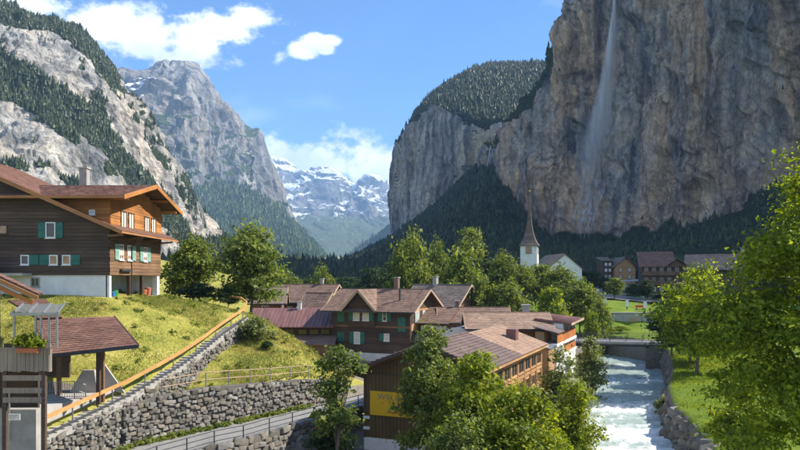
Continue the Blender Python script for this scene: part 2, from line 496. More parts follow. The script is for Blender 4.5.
M['conifer_far'] = leaf_mat('far_sunny_forest', (0.030, 0.056, 0.020), (0.062, 0.098, 0.030), 0.15, (0.12, 0.155, 0.045))  # spruce green brightened further to look sunlit on the far slope
M['blade'] = blade_mat('grass_blades', (0.26, 0.265, 0.065), (0.38, 0.35, 0.095), 0.45, (0.50, 0.44, 0.17))
M['blade_green'] = leaf_mat('green_grass_blades', (0.14, 0.20, 0.025), (0.23, 0.27, 0.035), 0.45)


def ground_mat():
    m, nt, N, L, out = new_mat('meadow_and_earth')
    a = noise_node(nt, 0.35, 8, 0.65)
    b = noise_node(nt, 3.2, 6, 0.7)
    grass = ramp(nt, a, [(0.30, (0.18, 0.20, 0.042)), (0.5, (0.28, 0.27, 0.062)), (0.68, (0.38, 0.325, 0.10))])
    lush = ramp(nt, a, [(0.30, (0.085, 0.150, 0.018)), (0.7, (0.17, 0.225, 0.028))])
    at = N('ShaderNodeAttribute'); at.attribute_name = 'lush'
    col = mixc(nt, at.outputs['Fac'], grass, lush)
    col = mixc(nt, 1.0, col, ramp(nt, b, [(0.3, (0.62, 0.66, 0.6)), (0.7, (1.3, 1.25, 1.2))]), 'MULTIPLY')
    at2 = N('ShaderNodeAttribute'); at2.attribute_name = 'earth'
    col = mixc(nt, mrange(nt, at2.outputs['Fac'], 0.3, 0.7), col, ramp(nt, b, [(0.3, (0.13, 0.115, 0.095)), (0.7, (0.24, 0.215, 0.18))]))
    finish(nt, out, col, 0.95, b, 0.6, 0.15, spec=0.1)
    return m


def water_mat():
    m, nt, N, L, out = new_mat('glacier_river_water')
    at = N('ShaderNodeAttribute'); at.attribute_name = 'foam'
    f1 = noise_node(nt, 2.4, 9, 0.78, (1.0, 0.5, 1))
    f2 = noise_node(nt, 5.5, 6, 0.7, (1.0, 0.5, 1))
    ad = N('ShaderNodeMath'); ad.operation = 'MULTIPLY_ADD'
    L(f1, ad.inputs[0]); ad.inputs[1].default_value = 1.5; L(at.outputs['Fac'], ad.inputs[2])
    ad2 = N('ShaderNodeMath'); ad2.operation = 'MULTIPLY_ADD'
    L(f2, ad2.inputs[0]); ad2.inputs[1].default_value = 0.7; L(ad.outputs[0], ad2.inputs[2])
    fo = mrange(nt, ad2.outputs[0], 1.10, 1.9)
    base = ramp(nt, f1, [(0.3, (0.27, 0.365, 0.34)), (0.7, (0.44, 0.52, 0.48))])
    col = mixc(nt, fo, base, (0.74, 0.76, 0.73))
    p = finish(nt, out, col, 0.22, f2, 0.5, 0.12, spec=0.5)
    L(mrange(nt, fo, 0.0, 1.0, 0.16, 0.75), p.inputs['Roughness'])
    return m


def asphalt_mat():
    m, nt, N, L, out = new_mat('pale_worn_asphalt')
    a = noise_node(nt, 0.6, 6, 0.6); b = noise_node(nt, 30, 3, 0.7)
    col = mixc(nt, 1.0, ramp(nt, a, [(0.3, (0.17, 0.165, 0.16)), (0.5, (0.25, 0.243, 0.232)), (0.56, (0.21, 0.205, 0.198)), (0.7, (0.28, 0.272, 0.26))]), ramp(nt, b, [(0.3, (0.85, 0.85, 0.85)), (0.7, (1.1, 1.1, 1.1))]), 'MULTIPLY')
    finish(nt, out, col, 0.9, b, 0.3, 0.01)
    return m


M['ground'] = ground_mat()
M['water'] = water_mat()
M['asphalt'] = asphalt_mat()
M['rock_right'] = rock_mat('tall_cliff_limestone', (0.48, 0.455, 0.42), (0.37, 0.355, 0.335), (0.25, 0.25, 0.255), (0.045, 0.060, 0.022), 1.0, (0.56, 0.42, 0.29), wl=(0.41, 0.57))
M['rock_right_far'] = rock_mat('far_buttress_limestone', (0.50, 0.48, 0.455), (0.40, 0.39, 0.38), (0.27, 0.27, 0.275), (0.040, 0.056, 0.022), 0.8, (0.45, 0.39, 0.32))
M['rock_left'] = rock_mat('pale_sunlit_limestone', (0.54, 0.53, 0.51), (0.44, 0.435, 0.42), (0.29, 0.29, 0.29), (0.048, 0.066, 0.026), 0.8, (0.54, 0.50, 0.45), streak=0.6)
M['rock_far'] = rock_mat('blue_grey_summit_rock', (0.34, 0.335, 0.33), (0.25, 0.25, 0.255), (0.155, 0.16, 0.17), (0.055, 0.078, 0.034), 0.30, (0.32, 0.29, 0.265), snow=True, streak=0.5)
M['rock_snow'] = rock_mat('distant_alpine_rock', (0.30, 0.285, 0.27), (0.22, 0.215, 0.21), (0.14, 0.14, 0.15), (0.105, 0.125, 0.045), 0.10, None, snow=True, streak=0.3)
M['slope'] = rock_mat('wooded_slope_floor', (0.10, 0.10, 0.075), (0.075, 0.08, 0.05), (0.05, 0.05, 0.04), (0.032, 0.045, 0.018), 1.0)


# ------------------------------------------------------------------ mountains
def catmull(P, n_per):
    """P: (k,...) control points; n_per: subdivisions for each span"""
    P = np.asarray(P, float)
    k = len(P)
    ext = np.concatenate([[2 * P[0] - P[1]], P, [2 * P[-1] - P[-2]]])
    res = []
    for i in range(k - 1):
        n = n_per[i] if hasattr(n_per, '__len__') else n_per
        t = np.linspace(0, 1, n, endpoint=False).reshape((-1,) + (1,) * (P.ndim - 1))
        p0, p1, p2, p3 = ext[i], ext[i + 1], ext[i + 2], ext[i + 3]
        res.append(0.5 * (2 * p1 + (p2 - p0) * t + (2 * p0 - 5 * p1 + 4 * p2 - p3) * t ** 2 + (3 * p1 - p0 - 3 * p2 + p3) * t ** 3))
    res.append(P[-1:])
    return np.concatenate(res)


def grid_faces(nu, nv):
    i = np.arange(nu * nv).reshape(nu, nv)
    return np.stack([i[:-1, :-1], i[1:, :-1], i[1:, 1:], i[:-1, 1:]], -1).reshape(-1, 4)


def grid_normals(G):
    n = np.cross(np.gradient(G, axis=0), np.gradient(G, axis=1))
    return n / np.maximum(np.linalg.norm(n, axis=-1, keepdims=True), 1e-9)


def loft(cols, nu, nv, toward=(0, 0, 0)):
    G = catmull(np.array([[tuple(p)[:3] for p in c] for c in cols], float), nu)
    G = catmull(G.transpose(1, 0, 2), nv).transpose(1, 0, 2)
    n = grid_normals(G)
    c = np.array(toward) - G
    if (n * c).sum(-1).mean() < 0: n = -n
    return G, n


def cone_forest(name, P, hs, mat, label, cat='forest', wide=0.24, tiers=2, seed=1):
    """a mass of small spruces; P base points"""
    P = np.asarray(P); n = len(P)
    r = np.random.default_rng(seed)
    hs = hs * np.exp(r.normal(0, 0.22, n)) * (0.8 + 0.35 * fbm(P / 35, 2, seed))
    wide = wide * np.exp(r.normal(0, 0.2, n))[:, None]
    k = 5
    V, Fc = [], []
    off = 0
    for t in range(tiers):
        z0 = 0.02 + 0.40 * t; z1 = 0.72 + 0.28 * t if tiers > 1 else 1.0
        rad = wide * (1 - 0.42 * t)
        a = r.uniform(0, 6.28, (n, 1)) + np.arange(k) * 2 * math.pi / k
        rr = rad * hs[:, None] * r.uniform(0.7, 1.25, (n, k))
        ring = np.stack([P[:, None, 0] + np.cos(a) * rr, P[:, None, 1] + np.sin(a) * rr, P[:, None, 2] + hs[:, None] * (z0 + r.uniform(-0.05, 0.05, (n, k)))], -1)
        top = P + np.stack([r.normal(0, 0.02, n) * hs, r.normal(0, 0.02, n) * hs, hs * z1], -1)
        vv = np.concatenate([ring, top[:, None, :]], 1)
        V.append(vv.reshape(-1, 3))
        b = off + np.arange(n)[:, None] * (k + 1)
        for q in range(k):
            Fc.append(np.concatenate([b + q, b + (q + 1) % k, b + k], 1))
        off += n * (k + 1)
    me = np_mesh(name, np.concatenate(V), np.concatenate(Fc))
    return tag(link(name, me, mat), label, cat, kind='stuff')


def scatter(G, w, n, seed=0):
    """n random points on the grid surface, weighted by w per vertex and by cell area"""
    r = np.random.default_rng(seed)
    a = G[1:, :-1] - G[:-1, :-1]; b = G[:-1, 1:] - G[:-1, :-1]
    ar = np.linalg.norm(np.cross(a, b), axis=-1) * w[:-1, :-1]
    p = ar.ravel() / ar.sum()
    i = r.choice(len(p), n, p=p)
    nu, nv = ar.shape
    iu, iv = i // nv, i % nv
    u, v = r.random((n, 1)), r.random((n, 1))
    return (G[iu, iv] * (1 - u) * (1 - v) + G[iu + 1, iv] * u * (1 - v) + G[iu, iv + 1] * (1 - u) * v + G[iu + 1, iv + 1] * u * v)


def rockify(G, n, amp, sc, seed, ledge=0.3, tilt=0.0, slab=1.0):
    """cliff relief: buttresses, gullies, ledges and fractures, pushed out along the normal"""
    q = G / sc
    d = 1.0 * fbm(q * (0.55, 0.55, 0.28), 3, seed)
    d = d + 0.55 * fbm(q * (1.7, 1.7, 0.42), 4, seed + 11, ridged=True)
    if tilt:
        q = q.copy(); q[..., 2] = q[..., 2] - tilt * q[..., 1] + 0.35 * fbm(q * 0.8, 2, seed + 3)
    d = d + ledge * fbm(q * (0.5, 0.5, 3.0) + 0.6 * fbm(q * 1.3, 2, seed + 5)[..., None], 3, seed + 23, ridged=True)
    d = d + 0.24 * fbm(q * (5.5, 5.5, 3.2), 4, seed + 31) + 0.12 * fbm(q * (7, 7, 4.0), 3, seed + 37, ridged=True)
    # slabs that have broken away leave sharp steps
    for f, a, s_ in ((1.1, 0.42, 43), (2.6, 0.20, 47)):
        k = 3.2 * fbm(q * (f, f, f * 0.55), 3, seed + s_)
        k = np.floor(k) + smooth(k - np.floor(k), 0.80, 1.0)
        d = d + a * k * slab
    return G + n * (d * amp)[..., None]


def mountain(name, G, attr, mat, label=None, kind='structure'):
    nu, nv = G.shape[:2]
    me = np_mesh(name, G.reshape(-1, 3), grid_faces(nu, nv), False, {k: v.ravel() for k, v in attr.items()})
    return tag(link(name, me, mat), label, None, kind=kind)


def flat(cols):
    return [[px(*p) if len(p) == 3 else Vector(p[:3]) for p in c] for c in cols]


def build_right_cliff():
    # cliff face, from beyond the right edge of the picture to the gully beside the far buttress
    W = lambda x, y, z: (x, y, z)
    cols = [
        [W(640, -50, 70), W(655, -50, 260), W(690, -50, 500), W(900, -40, 560)],
        [W(520, 250, 80), W(540, 262, 270), W(560, 275, 500), W(760, 330, 570)],
        [W(400, 430, 84), W(412, 440, 280), W(428, 450, 500), W(620, 540, 580)],
        [px(800, 195, 560), px(802, 100, 566), W(338, 575, 500), W(520, 700, 590)],
        [px(740, 215, 630), px(742, 100, 640), W(326, 655, 510), W(480, 800, 600)],
        [px(680, 235, 700), px(682, 110, 712), W(298, 730, 520), W(440, 880, 600)],
        [px(620, 254, 790), px(624, 110, 815), W(268, 838, 520), W(380, 980, 600)],
        [px(580, 252, 830), px(590, 110, 850), W(240, 880, 470), W(340, 1010, 560)],
        [px(555, 245, 850), px(562, 120, 870), px(563, 4, 895), W(290, 1020, 480)],
        [px(530, 240, 880), px(538, 140, 900), px(545, 66, 925), W(260, 1060, 360)],
        [px(508, 225, 920), px(512, 160, 945), px(520, 108, 965), W(250, 1090, 290)],
        [px(492, 205, 980), px(494, 175, 1000), px(498, 146, 1020), W(220, 1130, 250)],
        [px(488, 190, 1080), px(488, 170, 1100), px(489, 150, 1130), W(190, 1190, 230)],
    ]
    for c in cols: c[0] = (c[0][0], c[0][1], c[0][2] - 30)
    G, n = loft(cols, [6, 10, 30, 80, 84, 90, 80, 62, 58, 50, 34, 18], [140, 200, 30])
    v = np.linspace(0, 1, G.shape[1])[None, :] * np.ones((G.shape[0], 1))
    G = rockify(G, n, 23, 95, 3, 0.28, 0.75, 0.7)
    n2 = grid_normals(G)
    n2 = n2 * np.sign((n2 * n).sum(-1, keepdims=True))
    nz = n2[..., 2]
    ledges = smooth(nz + 0.25 * fbm(G / 40, 3, 8), 0.40, 0.70)
    veg = smooth(v, 0.86, 0.90)
    tex = fbm(G / 60, 3, 77)
    veg = np.maximum(veg, smooth(0.14 - v + 0.10 * tex, 0.0, 0.08))
    o = mountain('cliff', G, {'veg': veg}, M['rock_right'], 'tall brown limestone cliff on the right side of the valley')
    P = scatter(G, (veg > 0.5).astype(float) * (v > 0.87), 2600, 4)
    P2 = scatter(G, (ledges + 0.9 * (veg > 0.45)) * (v < 0.86) + 1e-9, 2600, 5)
    P = np.concatenate([P, P2])
    h = np.concatenate([rng.uniform(6, 13, 2600), rng.uniform(1.5, 4.5, 2600)])
    cone_forest('forest', P, h, M['conifer'], 'dark spruces along the rim and ledges of the tall right cliff')
    return G


def build_right_buttress():
    cols = [
        [px(528, 185, 1180), px(530, 150, 1200), px(535, 118, 1230), px(552, 92, 1400), px(580, 58, 1620), px(606, 58, 1780)],
        [px(505, 185, 1150), px(507, 150, 1170), px(509, 120, 1200), px(520, 98, 1380), px(540, 66, 1600), px(560, 66, 1760)],
        [px(484, 186, 1190), px(485, 150, 1205), px(486, 122, 1230), px(496, 92, 1400), px(512, 64, 1640), px(520, 66, 1800)],
        [px(462, 196, 1260), px(461, 150, 1270), px(460, 112, 1285), px(468, 86, 1430), px(482, 66, 1620), px(486, 70, 1800)],
        [px(440, 212, 1340), px(438, 155, 1350), px(438, 104, 1360), px(444, 92, 1450), px(452, 80, 1560), px(456, 84, 1750)],
        [px(420, 226, 1420), px(419, 165, 1430), px(419, 112, 1430), px(422, 106, 1490), px(427, 100, 1560), px(430, 104, 1700)],
        [px(404, 240, 1500), px(405, 180, 1510), px(408, 130, 1500), px(410, 128, 1540), px(413, 124, 1580), px(416, 126, 1680)],
        [px(401, 245, 1640), px(400, 190, 1640), px(405, 142, 1620), px(408, 140, 1640), px(411, 138, 1660), px(414, 138, 1700)],
        [px(412, 245, 1900), px(412, 190, 1900), px(414, 150, 1900), px(416, 145, 1900), px(418, 142, 1900), px(420, 142, 1900)],
    ]
    G, n = loft(cols, [14, 36, 46, 50, 50, 44, 18, 10], [60, 70, 18, 20, 10])
    v = np.linspace(0, 1, G.shape[1])[None, :] * np.ones((G.shape[0], 1))
    G = np.where((v < 0.70)[..., None], rockify(G, n, 21, 110, 41, 0.22, 0.5, 0.6), G + n * (9 * fbm(G / 90, 3, 6))[..., None])
    n2 = grid_normals(G)
    n2 = n2 * np.sign((n2 * n).sum(-1, keepdims=True))
    nz = n2[..., 2]
    veg = np.maximum(smooth(v + 0.05 * fbm(G / 50, 3, 2), 0.67, 0.71), smooth(nz + 0.2 * fbm(G / 50, 3, 9), 0.55, 0.75))
    mountain('cliff', G, {'veg': veg}, M['rock_right_far'], 'grey rock buttress with a wooded top beyond the church')
    P = scatter(G, (veg > 0.5) * (v > 0.62) * 1.0, 13000, 14)
    cone_forest('forest', P, rng.uniform(5, 12, len(P)), M['conifer_lit'], 'sunny spruce wood on the rounded top of the right buttress', seed=5)


def build_right_talus():
    """wooded scree between the cliff foot and the village"""
    W = lambda x, y, z: (x, y, z)
    cols = [
        [W(640, -40, 78), W(520, 0, 44), W(330, 20, 12), W(260, 20, 4)],
        [W(540, 262, 88), W(430, 230, 52), W(260, 170, 12), W(180, 150, 4)],
        [px(806, 182, 580), px(800, 222, 480), px(790, 258, 300), px(800, 281, 215)],
        [px(740, 204, 660), px(735, 232, 520), px(730, 258, 320), px(735, 281, 240)],
        [px(680, 228, 730), px(676, 243, 560), px(668, 260, 350), px(670, 280, 262)],
        [px(620, 246, 810), px(615, 254, 620), px(600, 264, 380), px(600, 278, 290)],
        [px(560, 240, 870), px(550, 250, 660), px(530, 262, 420), px(520, 278, 330)],
        [px(520, 205, 930), px(505, 228, 740), px(485, 256, 480), px(470, 277, 380)],
        [px(496, 168, 1010), px(478, 206, 830), px(455, 248, 560), px(440, 275, 430)],
        [px(486, 158, 1120), px(460, 200, 980), px(430, 246, 660), px(412, 275, 500)],
        [px(458, 186, 1260), px(435, 217, 1120), px(402, 250, 780), px(385, 274, 600)],
        [px(420, 215, 1410), px(402, 236, 1270), px(375, 256, 950), px(355, 273, 740)],
        [px(402, 232, 1500), px(376, 248, 1400), px(352, 261, 1150), px(332, 272, 900)],
        [px(396, 238, 1750), px(366, 252, 1650), px(345, 262, 1400), px(320, 272, 1150)],
    ]
    G, n = loft(cols, 16, [26, 34, 20])
    v = np.linspace(0, 1, G.shape[1])[None, :] * np.ones((G.shape[0], 1))
    n = np.where(n[..., 2:] < 0, -n, n)
    G = G + n * (5 * fbm(G / 70, 4, 51) + 2.0 * fbm(G / 18, 3, 52))[..., None]
    mountain('hill', G, {'veg': np.ones(G.shape[:2])}, M['slope'], 'wooded scree slope under the right cliffs')
    c = fbm(G / 55, 3, 61)
    P = scatter(G, 0.15 + smooth(c, -0.35, 0.2), 26000, 24)
    cone_forest('forest', P, rng.uniform(3, 9, len(P)) * np.clip(P[:, 1] / 700, 0.45, 1.3), M['conifer'], 'shaded forest on the slope under the right cliffs', wide=0.30, seed=9)


def build_left_mountain():
    cols = [
        [px(-160, 300, 420), px(-180, 150, 560), px(-170, 60, 700), px(-160, 5, 800), px(-150, 10, 900)],
        [px(-60, 300, 500), px(-70, 180, 620), px(-62, 80, 760), px(-55, 8, 880), px(-50, 12, 960)],
        [px(0, 298, 560), px(0, 190, 680), px(0, 90, 790), px(0, 14, 910), px(6, 18, 990)],
        [px(50, 296, 610), px(46, 190, 700), px(42, 100, 800), px(38, 20, 920), px(48, 24, 1000)],
        [px(95, 292, 660), px(86, 190, 750), px(80, 110, 830), px(74, 36, 930), px(84, 42, 1010)],
        [px(130, 290, 710), px(120, 200, 790), px(112, 130, 850), px(103, 62, 940), px(112, 70, 1020)],
        [px(160, 288, 770), px(150, 215, 830), px(142, 160, 880), px(130, 102, 950), px(138, 112, 1030)],
        [px(190, 286, 830), px(180, 240, 880), px(172, 196, 920), px(160, 150, 970), px(166, 160, 1040)],
        [px(225, 284, 900), px(214, 262, 930), px(204, 236, 960), px(190, 204, 1000), px(194, 212, 1060)],
        [px(260, 282, 1000), px(250, 275, 1010), px(240, 262, 1030), px(226, 250, 1060), px(228, 254, 1100)],
    ]
    G, n = loft(cols, [16, 34, 46, 46, 44, 44, 40, 32, 16], [70, 74, 78, 12])
    u = np.linspace(0, 1, G.shape[0])[:, None] * np.ones((1, G.shape[1]))
    v = np.linspace(0, 1, G.shape[1])[None, :] * np.ones((G.shape[0], 1))
    G = rockify(G, n, 14, 85, 71, 0.35, 0.0, 0.7)
    X, Y = (G[..., 0] / G[..., 1]) * F + 400, HZ - (G[..., 2] - CZ) / G[..., 1] * F     # where on the flank, in degrees of slope and bearing
    nn = fbm(G / 45, 4, 81); nb = fbm(G / 16, 3, 82)
    def band(line, lo, hi, soft=10):
        y0 = np.interp(X, [p[0] for p in line], [p[1] for p in line])
        d = Y - y0 + 11 * nn + 7 * nb
        return smooth(d, lo - soft, lo) * (1 - smooth(d, hi, hi + soft))
    veg = band([(-200, 0), (0, 15), (40, 20), (75, 36), (103, 62), (130, 102), (160, 150), (190, 205)], -20, 8, 7) * (1 - 0.6 * smooth(X, 80, 120) * smooth(nb + nn, -0.35, 0.1))
    veg = np.maximum(veg, band([(-200, 50), (0, 60), (40, 80), (75, 106), (110, 140), (150, 190), (200, 250)], -6, 16, 9) * smooth(nn, -0.9, -0.3))
    veg = np.maximum(veg, band([(-200, 60), (0, 78), (30, 94), (60, 120), (90, 135)], -10, 12, 9) * (1 - smooth(X, 60, 95)))
    veg = np.maximum(veg, band([(-200, 150), (0, 172), (60, 178), (120, 220), (200, 270)], -8, 9, 9) * smooth(nb, -0.1, 0.3))
    veg = np.maximum(veg, smooth(nb + nn * 0.8, 0.55, 0.72) * 0.9)
    veg = np.maximum(veg, smooth(v, 0.0, 0.02) * 0 + smooth(Y + 14 * nn, 262, 275))
    mountain('mountain', G, {'veg': veg}, M['rock_left'], 'pale limestone mountainside on the left with bands of forest')
    P = scatter(G, (veg > 0.42) * 1.0, 24000, 34)
    cone_forest('forest', P, rng.uniform(3.5, 8.5, len(P)), M['conifer_lit'], 'bands of spruce forest across the pale left mountainside', seed=11)


def build_mid_mountain():
    top = [(40, 92), (75, 80), (100, 72), (125, 69), (150, 70), (163, 65), (172, 68), (195, 71), (206, 80), (214, 88), (226, 100),
           (240, 116), (248, 127), (254, 130), (260, 131), (267, 148), (274, 170), (281, 188), (288, 206), (300, 226), (314, 246), (330, 262)]
    cols = []
    for i, (x, y) in enumerate(top):
        t = i / (len(top) - 1)
        Yd = 3300 + 500 * t
        ry = np.interp(x, [40, 150, 190, 220, 250, 285, 300, 330], [150, 165, 188, 192, 196, 212, 234, 264])   # foot of the rock
        my = y + (ry - y) * 0.45
        cols.append([px(x - 25 + 40 * t, 270, Yd - 1250), px(x - 12 + 20 * t, (ry + 270) / 2 + 2, Yd - 850), px(x, max(ry, y + 0.5), Yd - 420), px(x, max(my, y + 0.3), Yd - 250), px(x, y, Yd), px(x - 6, y + 2, Yd + 320)])
    G, n = loft(cols, 10, [22, 26, 34, 44, 10])
    v = np.linspace(0, 1, G.shape[1])[None, :] * np.ones((G.shape[0], 1))
    edge = smooth(G[..., 0] / G[..., 1] * F + 400, 330, 285)[..., None] if False else 1.0
    rk = smooth(v, 0.30, 0.42)
    D = rockify(G, n, 92, 380, 91, 0.22, 0.0, 0.8) - G
    D = D * (1 - 0.62 * smooth(v, 0.76, 0.90))[..., None]
    lo = n * (22 * fbm(G / 240, 4, 93))[..., None]
    xx = (G[..., 0] / G[..., 1]) * F + 400
    damp = 1 - 0.75 * smooth(xx, 262, 300)
    G = G + (D * rk[..., None] + lo * (1 - rk[..., None])) * damp[..., None]
    n2 = grid_normals(G); nz = np.abs(n2[..., 2])
    Y = HZ - (G[..., 2] - CZ) / G[..., 1] * F
    nn = fbm(G / 200, 4, 95); nb = fbm(G / 70, 3, 96)
    ry = np.interp(xx, [40, 150, 190, 220, 250, 285, 300, 330], [150, 165, 188, 192, 196, 212, 230, 255])
    veg = smooth(Y - ry + 9 * nn + 6 * nb, -4, 3)
    veg = np.maximum(veg, 1 - smooth(v, 0.26, 0.31))
    veg = np.maximum(veg, smooth(nz + 0.25 * nn, 0.55, 0.72) * smooth(Y, 100, 125))
    snow = smooth(nz + 0.35 * nb + 0.2 * nn, 0.74, 0.9) * smooth(100 - Y, 0, 8) * smooth(Y, 74, 80) * (1 - smooth(xx, 150, 190))
    mountain('mountain', G, {'veg': veg, 'snow': snow}, M['rock_far'], 'sheer blue grey rock peak above forest at the head of the left side')
    fw = (veg > 0.5) * (Y > ry - 12) * (0.5 + smooth(nn + nb * 0.6, -0.5, 0.15))
    P = scatter(G, fw * 1.0, 34000, 44)
    cone_forest('forest', P, rng.uniform(12, 26, len(P)), M['conifer_far'], 'forest covering the steep foot of the middle rock peak', tiers=1, wide=0.26, seed=21)


def build_far_range():
    top = [(225, 158), (250, 166), (268, 172), (282, 173), (298, 177), (312, 178), (326, 180), (340, 188), (350, 196), (358, 193), (368, 184), (382, 190), (396, 196), (412, 200), (440, 196), (470, 200)]
    cols = []
    for i, (x, y) in enumerate(top):
        cols.append([px(338 + (x - 338) * 0.72, 266, 5200), px(338 + (x - 338) * 0.80, 248, 6000), px(x - 3, 222, 7200), px(x, (y + 215) / 2, 8200), px(x, y - 4, 9000), px(x, y, 9600)])
    G, n = loft(cols, 14, [24, 34, 46, 46, 8])
    D = rockify(G, n, 200, 1100, 131, 0.2) - G
    v = np.linspace(0, 1, G.shape[1])[None, :]
    G = G + D * (0.25 + 0.75 * smooth(v, 0.25, 0.6))[..., None]
    n2 = grid_normals(G); nz = np.abs(n2[..., 2])
    Y = HZ - (G[..., 2] - CZ) / G[..., 1] * F
    nn = fbm(G / 500, 4, 133); nb = fbm(G / 110, 5, 134, 0.62)
    veg = smooth(Y + 12 * nn + 8 * nb, 206, 220)
    snow = smooth(0.75 * nz + 0.6 * nb + 0.5 * nn + (206 - Y) / 170, 0.50, 0.68) * (1 - smooth(Y + 8 * nb, 214, 226))
    mountain('mountain', G, {'veg': veg, 'snow': snow}, M['rock_snow'], 'distant snow streaked mountain range closing the valley')
    # darker ridge running down from the right in front of it
    top = [(336, 264), (350, 256), (365, 246), (380, 234), (395, 220), (410, 205), (440, 180)]
    cols = [[px(x + 22, 268, 3600), px(x + 14, (y + 268) / 2 + 2, 4000), px(x, y, 4500), px(x + 10, y + 4, 4900)] for x, y in top]
    G, n = loft(cols, 16, [26, 26, 6])
    G = G + n * (40 * fbm(G / 300, 4, 141))[..., None]
    mountain('mountain', G, {'veg': np.ones(G.shape[:2]), 'snow': np.zeros(G.shape[:2])}, M['rock_far'], 'dark forested ridge running down to the far valley floor')
    P = scatter(G, np.ones(G.shape[:2]), 5000, 64)
    cone_forest('forest', P, rng.uniform(14, 30, len(P)), M['conifer_lit'], 'hazy blue forest on the far right ridge', tiers=1, wide=0.28, seed=31)


RC = build_right_cliff()
build_right_buttress()
build_right_talus()
build_left_mountain()
build_mid_mountain()
build_far_range()

# ------------------------------------------------------------------ ground, road, river
def rbf(pts):
    P = np.array(pts, float)
    xy, z = P[:, :2], P[:, 2]
    n = len(P)
    A = np.zeros((n + 3, n + 3))
    A[:n, :n] = np.linalg.norm(xy[:, None] - xy[None], axis=-1)
    A[:n, n:] = np.c_[np.ones(n), xy]; A[n:, :n] = A[:n, n:].T
    w = np.linalg.solve(A, np.r_[z, 0, 0, 0])

    def f(x, y):
        sh = np.shape(x)
        q = np.c_[np.ravel(x), np.ravel(y)]
        r = np.full(len(q), w[n])
        r = r + w[n + 1] * q[:, 0] + w[n + 2] * q[:, 1]
        for i in range(n):
            r = r + w[i] * np.hypot(q[:, 0] - xy[i, 0], q[:, 1] - xy[i, 1])
        return r.reshape(sh)
    return f


PATH = np.array([(-19.9, 36.0, 4.95), (-19.7, 37, 5.07), (-18.7, 41.5, 5.64), (-17.95, 46.5, 6.1), (-16.8, 53.5, 7.15), (-16.2, 58, 8.0), (-15.7, 62, 8.9), (-15.4, 66, 9.5), (-15.3, 70, 10.0)])
PATH_FOOT = np.array([3.0, 3.0, 3.0, 3.0, 5.0, 6.4, 7.2, 7.9, 9.4])
ROAD_L = np.array([(-20.6, 30), (-19.4, 37), (-18.35, 41.5), (-17.5, 45.8), (-14, 51), (-10.3, 56.4), (-7.7, 60.3), (-5, 65), (-1.5, 72), (3, 82)])
ROAD_R = np.array([(-17.5, 30), (-16.2, 35.6), (-14.2, 41.2), (-11.9, 45.3), (-10.4, 47), (-9.1, 49.4), (-6.5, 53.6), (-4.6, 57), (-2.2, 61), (0.2, 65), (3, 71), (7, 80)])
RIV_R = np.array([(-40, 8), (0, 13), (20, 14.5), (40, 19), (52.6, 22.6), (63, 24.5), (71, 27), (76, 28.8), (86, 33.2), (101, 38.4), (108, 39.8), (114, 39.6), (126, 36), (135, 29), (145, 18), (160, 0), (175, -20)])
RIV_L = np.array([(-40, -3), (0, 2), (20, 3.5), (40, 7.5), (52, 10.6), (63, 13.3), (71, 16.2), (80, 19.8), (90, 23.2), (101, 27.2), (108, 28.3), (114, 27.0), (122, 21), (130, 11), (140, -4), (155, -22), (175, -40)])

A_PTS = [tuple(p) for p in PATH] + [(-25, 60, 12.3), (-25, 73, 12.0), (-40, 60, 12.5), (-40, 75, 13), (-55, 65, 14), (-60, 80, 16), (-21.5, 55, 9.7),
         (-20.6, 72, 11.4), (-17.6, 72, 10.8), (-22.5, 42, 6.2), (-27, 43, 6.4), (-31, 41, 6.4), (-28, 37.5, 6.2), (-25.5, 52, 10.4), (-33, 53, 11.4), (-21, 47.6, 7.4), (-24, 47.6, 7.6), (-29, 48, 8.2), (-36, 48, 9),
         (-45, 45, 9), (-45, 30, 7), (-60, 40, 12), (-35, 25, 5), (-20, 80, 10.5), (-30, 85, 12), (-16, 78, 9.5), (-20, 95, 7), (-35, 100, 9), (-60, 110, 15), (-15, 88, 5), (-12, 95, 3.5),
         (-20, 66, 11.3), (-22, 62, 11.4), (-18.5, 58, 9.2)]
SHARED = [(-20, 80, 10.5), (-16, 78, 9.5), (-20, 95, 7), (-35, 100, 9), (-30, 85, 12), (-60, 110, 15), (-15, 88, 5), (-12, 95, 3.5), (-17.6, 72, 10.8)]
B_PTS = SHARED + [(-14, 51, 6), (-10.3, 56.4, 5.6), (-7.7, 60, 5.3), (-16.7, 54, 5.2), (-15.9, 60, 7.2), (-15.4, 66, 7.9), (-15.4, 69, 9.4), (-14.6, 70, 10.1), (-10.7, 68, 8.5), (-7.8, 68, 6.2),
         (-5.5, 67, 4), (-13.3, 65, 8.0), (-10.5, 62, 6.9), (-17.5, 50, 5.6), (-10, 75, 6), (-14, 76, 9), (-5, 75, 3), (-10, 84, 3.3), (0, 70, 2.6), (0, 90, 3), (-15, 100, 3.2), (5, 100, 3), (10, 80, 2), (15, 95, 2),
         (-2, 64, 2.7), (20, 110, 3.5), (5, 62, 1.4), (0, 56, 1.2), (8, 66, 1.3), (12, 74, 1.4),
         (0, 130, 4), (10, 160, 7), (30, 175, 9.5), (45, 180, 9.5), (-20, 150, 5), (-50, 150, 10), (20, 140, 5), (0, 200, 7), (40, 205, 10),
         (26, 60, 2.5), (35, 75, 2.9), (45, 90, 3.5), (25, 45, 2.5), (20, 30, 2.5), (32, 30, 3), (50, 60, 4), (44, 103, 4), (60, 105, 5), (40, 120, 4.0), (45, 130, 4.2), (60, 130, 4.8),
         (36, 138.8, 4.3), (45, 138.8, 4.3), (55, 138.8, 4.6), (36, 141, 7), (45, 141, 7), (60, 141, 7.2), (45, 155, 8.0), (60, 155, 8.0), (60, 175, 8.2), (75, 180, 8.4), (80, 205, 9.5), (60, 205, 9.5), (100, 150, 9), (100, 100, 9), (100, 50, 9), (60, 20, 6)]
fA, fB = rbf(A_PTS), rbf(B_PTS)


